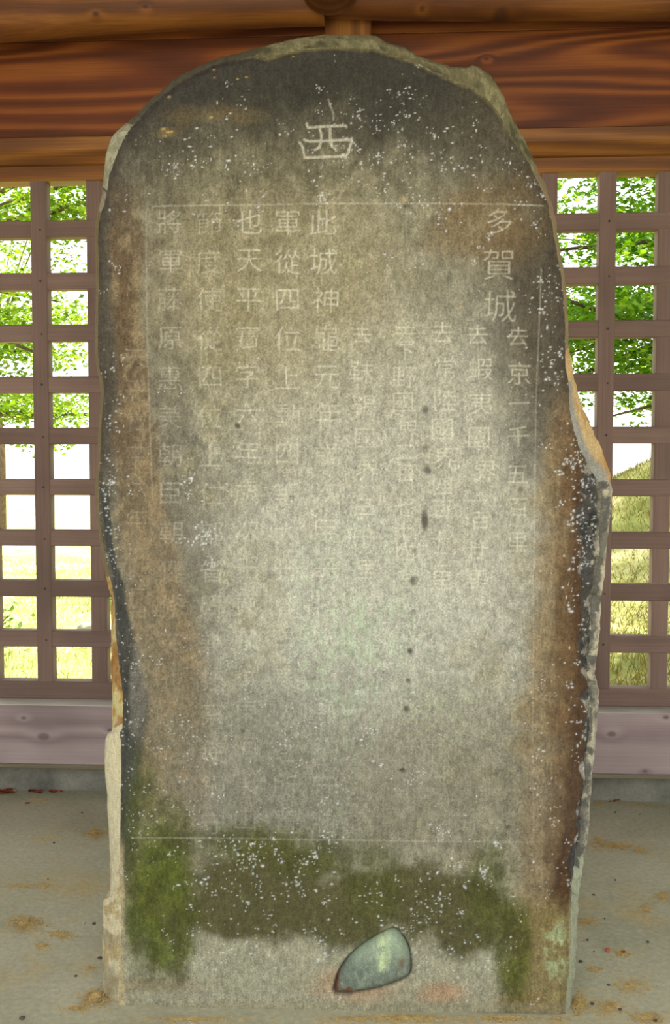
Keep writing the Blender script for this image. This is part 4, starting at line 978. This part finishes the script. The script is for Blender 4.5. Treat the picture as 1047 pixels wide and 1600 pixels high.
tree('pale green tree behind the maple on the right', (5.6, 7.0), 4.8, ring_pads(4.4, 7.0, 1.9, 4.4, 1.7, 16, 4), M['leaf'], 20000, 0.07, 24)
tree('green tree standing behind the stele between the others', (-0.4, 9.4), 5.0, ring_pads(-0.2, 9.4, 2.0, 4.8, 1.9, 12, 5), M['leaf_deep'], 8000, 0.09, 25)
def shrub(label, x, y, rad, h, n, seed):
    r = np.random.default_rng(seed); z = ground_z(x, y); root = empty('shrub', (x, y, z)); tag(root, label, 'shrub')
    for i in range(6):
        a = i * 1.05; vs, fs = tube([(0, 0, -0.03), (rad * 0.4 * math.cos(a), rad * 0.4 * math.sin(a), h * 0.5), (rad * 0.7 * math.cos(a), rad * 0.7 * math.sin(a), h * 0.9)], [0.012, 0.008, 0.004], 6); link('stem', py_mesh('stem', vs, fs), M['bark'], root)
    P = r.normal(0, 0.42, (n, 3)) * np.array([rad, rad, h * 0.6]) + np.array([0, 0, h * 0.55]); P[:, 2] = np.abs(P[:, 2]); L = 0.06
    a = r.uniform(0, 6.28, n); d = np.stack([np.cos(a), np.sin(a), r.normal(0.2, 0.4, n)], -1); s = np.stack([-np.sin(a), np.cos(a), r.normal(0, 0.3, n)], -1)
    V = np.empty((n, 4, 3)); V[:, 0] = P; V[:, 1] = P + d * L * 0.5 + s * L * 0.3; V[:, 2] = P + d * L; V[:, 3] = P + d * L * 0.5 - s * L * 0.3
    T = np.array([[0, 1, 2], [0, 2, 3]])[None] + (np.arange(n) * 4)[:, None, None]
    fo = link('foliage', tri_mesh('foliage', V.reshape(-1, 3), T.reshape(-1, 3)), M['leaf'], root); fo['kind'] = 'stuff'
shrub('low bright green shrub on the lawn outside the left lattice', -2.15, 6.6, 0.32, 0.42, 900, 31)
shrub('small green weed clump on the lawn at the far left', -2.75, 4.6, 0.3, 0.25, 500, 32)
# field stone on the lawn
bm = bmesh.new(); bmesh.ops.create_icosphere(bm, subdivisions=3, radius=1.0)
for v in bm.verts:
    k = 1 + 0.2 * math.sin(2.3 * v.co.x + 1) + 0.15 * math.sin(3.1 * v.co.y + 2) + 0.08 * math.sin(6 * v.co.z); v.co = Vector((v.co.x * k * 0.07, v.co.y * k * 0.06, v.co.z * k * 0.04))
me = bpy.data.meshes.new('field_stone'); bm.to_mesh(me); bm.free(); me.polygons.foreach_set('use_smooth', [True] * len(me.polygons))
fs_ = link('field_stone', me, M['rock']); fp = on_floor(131, 976, -0.12); fs_.location = (fp[0], fp[1], ground_z(fp[0], fp[1]) + 0.03); fs_.rotation_euler = (0, R(-25), 0.3); tag(fs_, 'grey field stone lying on the lawn seen through the left lattice', 'stone')
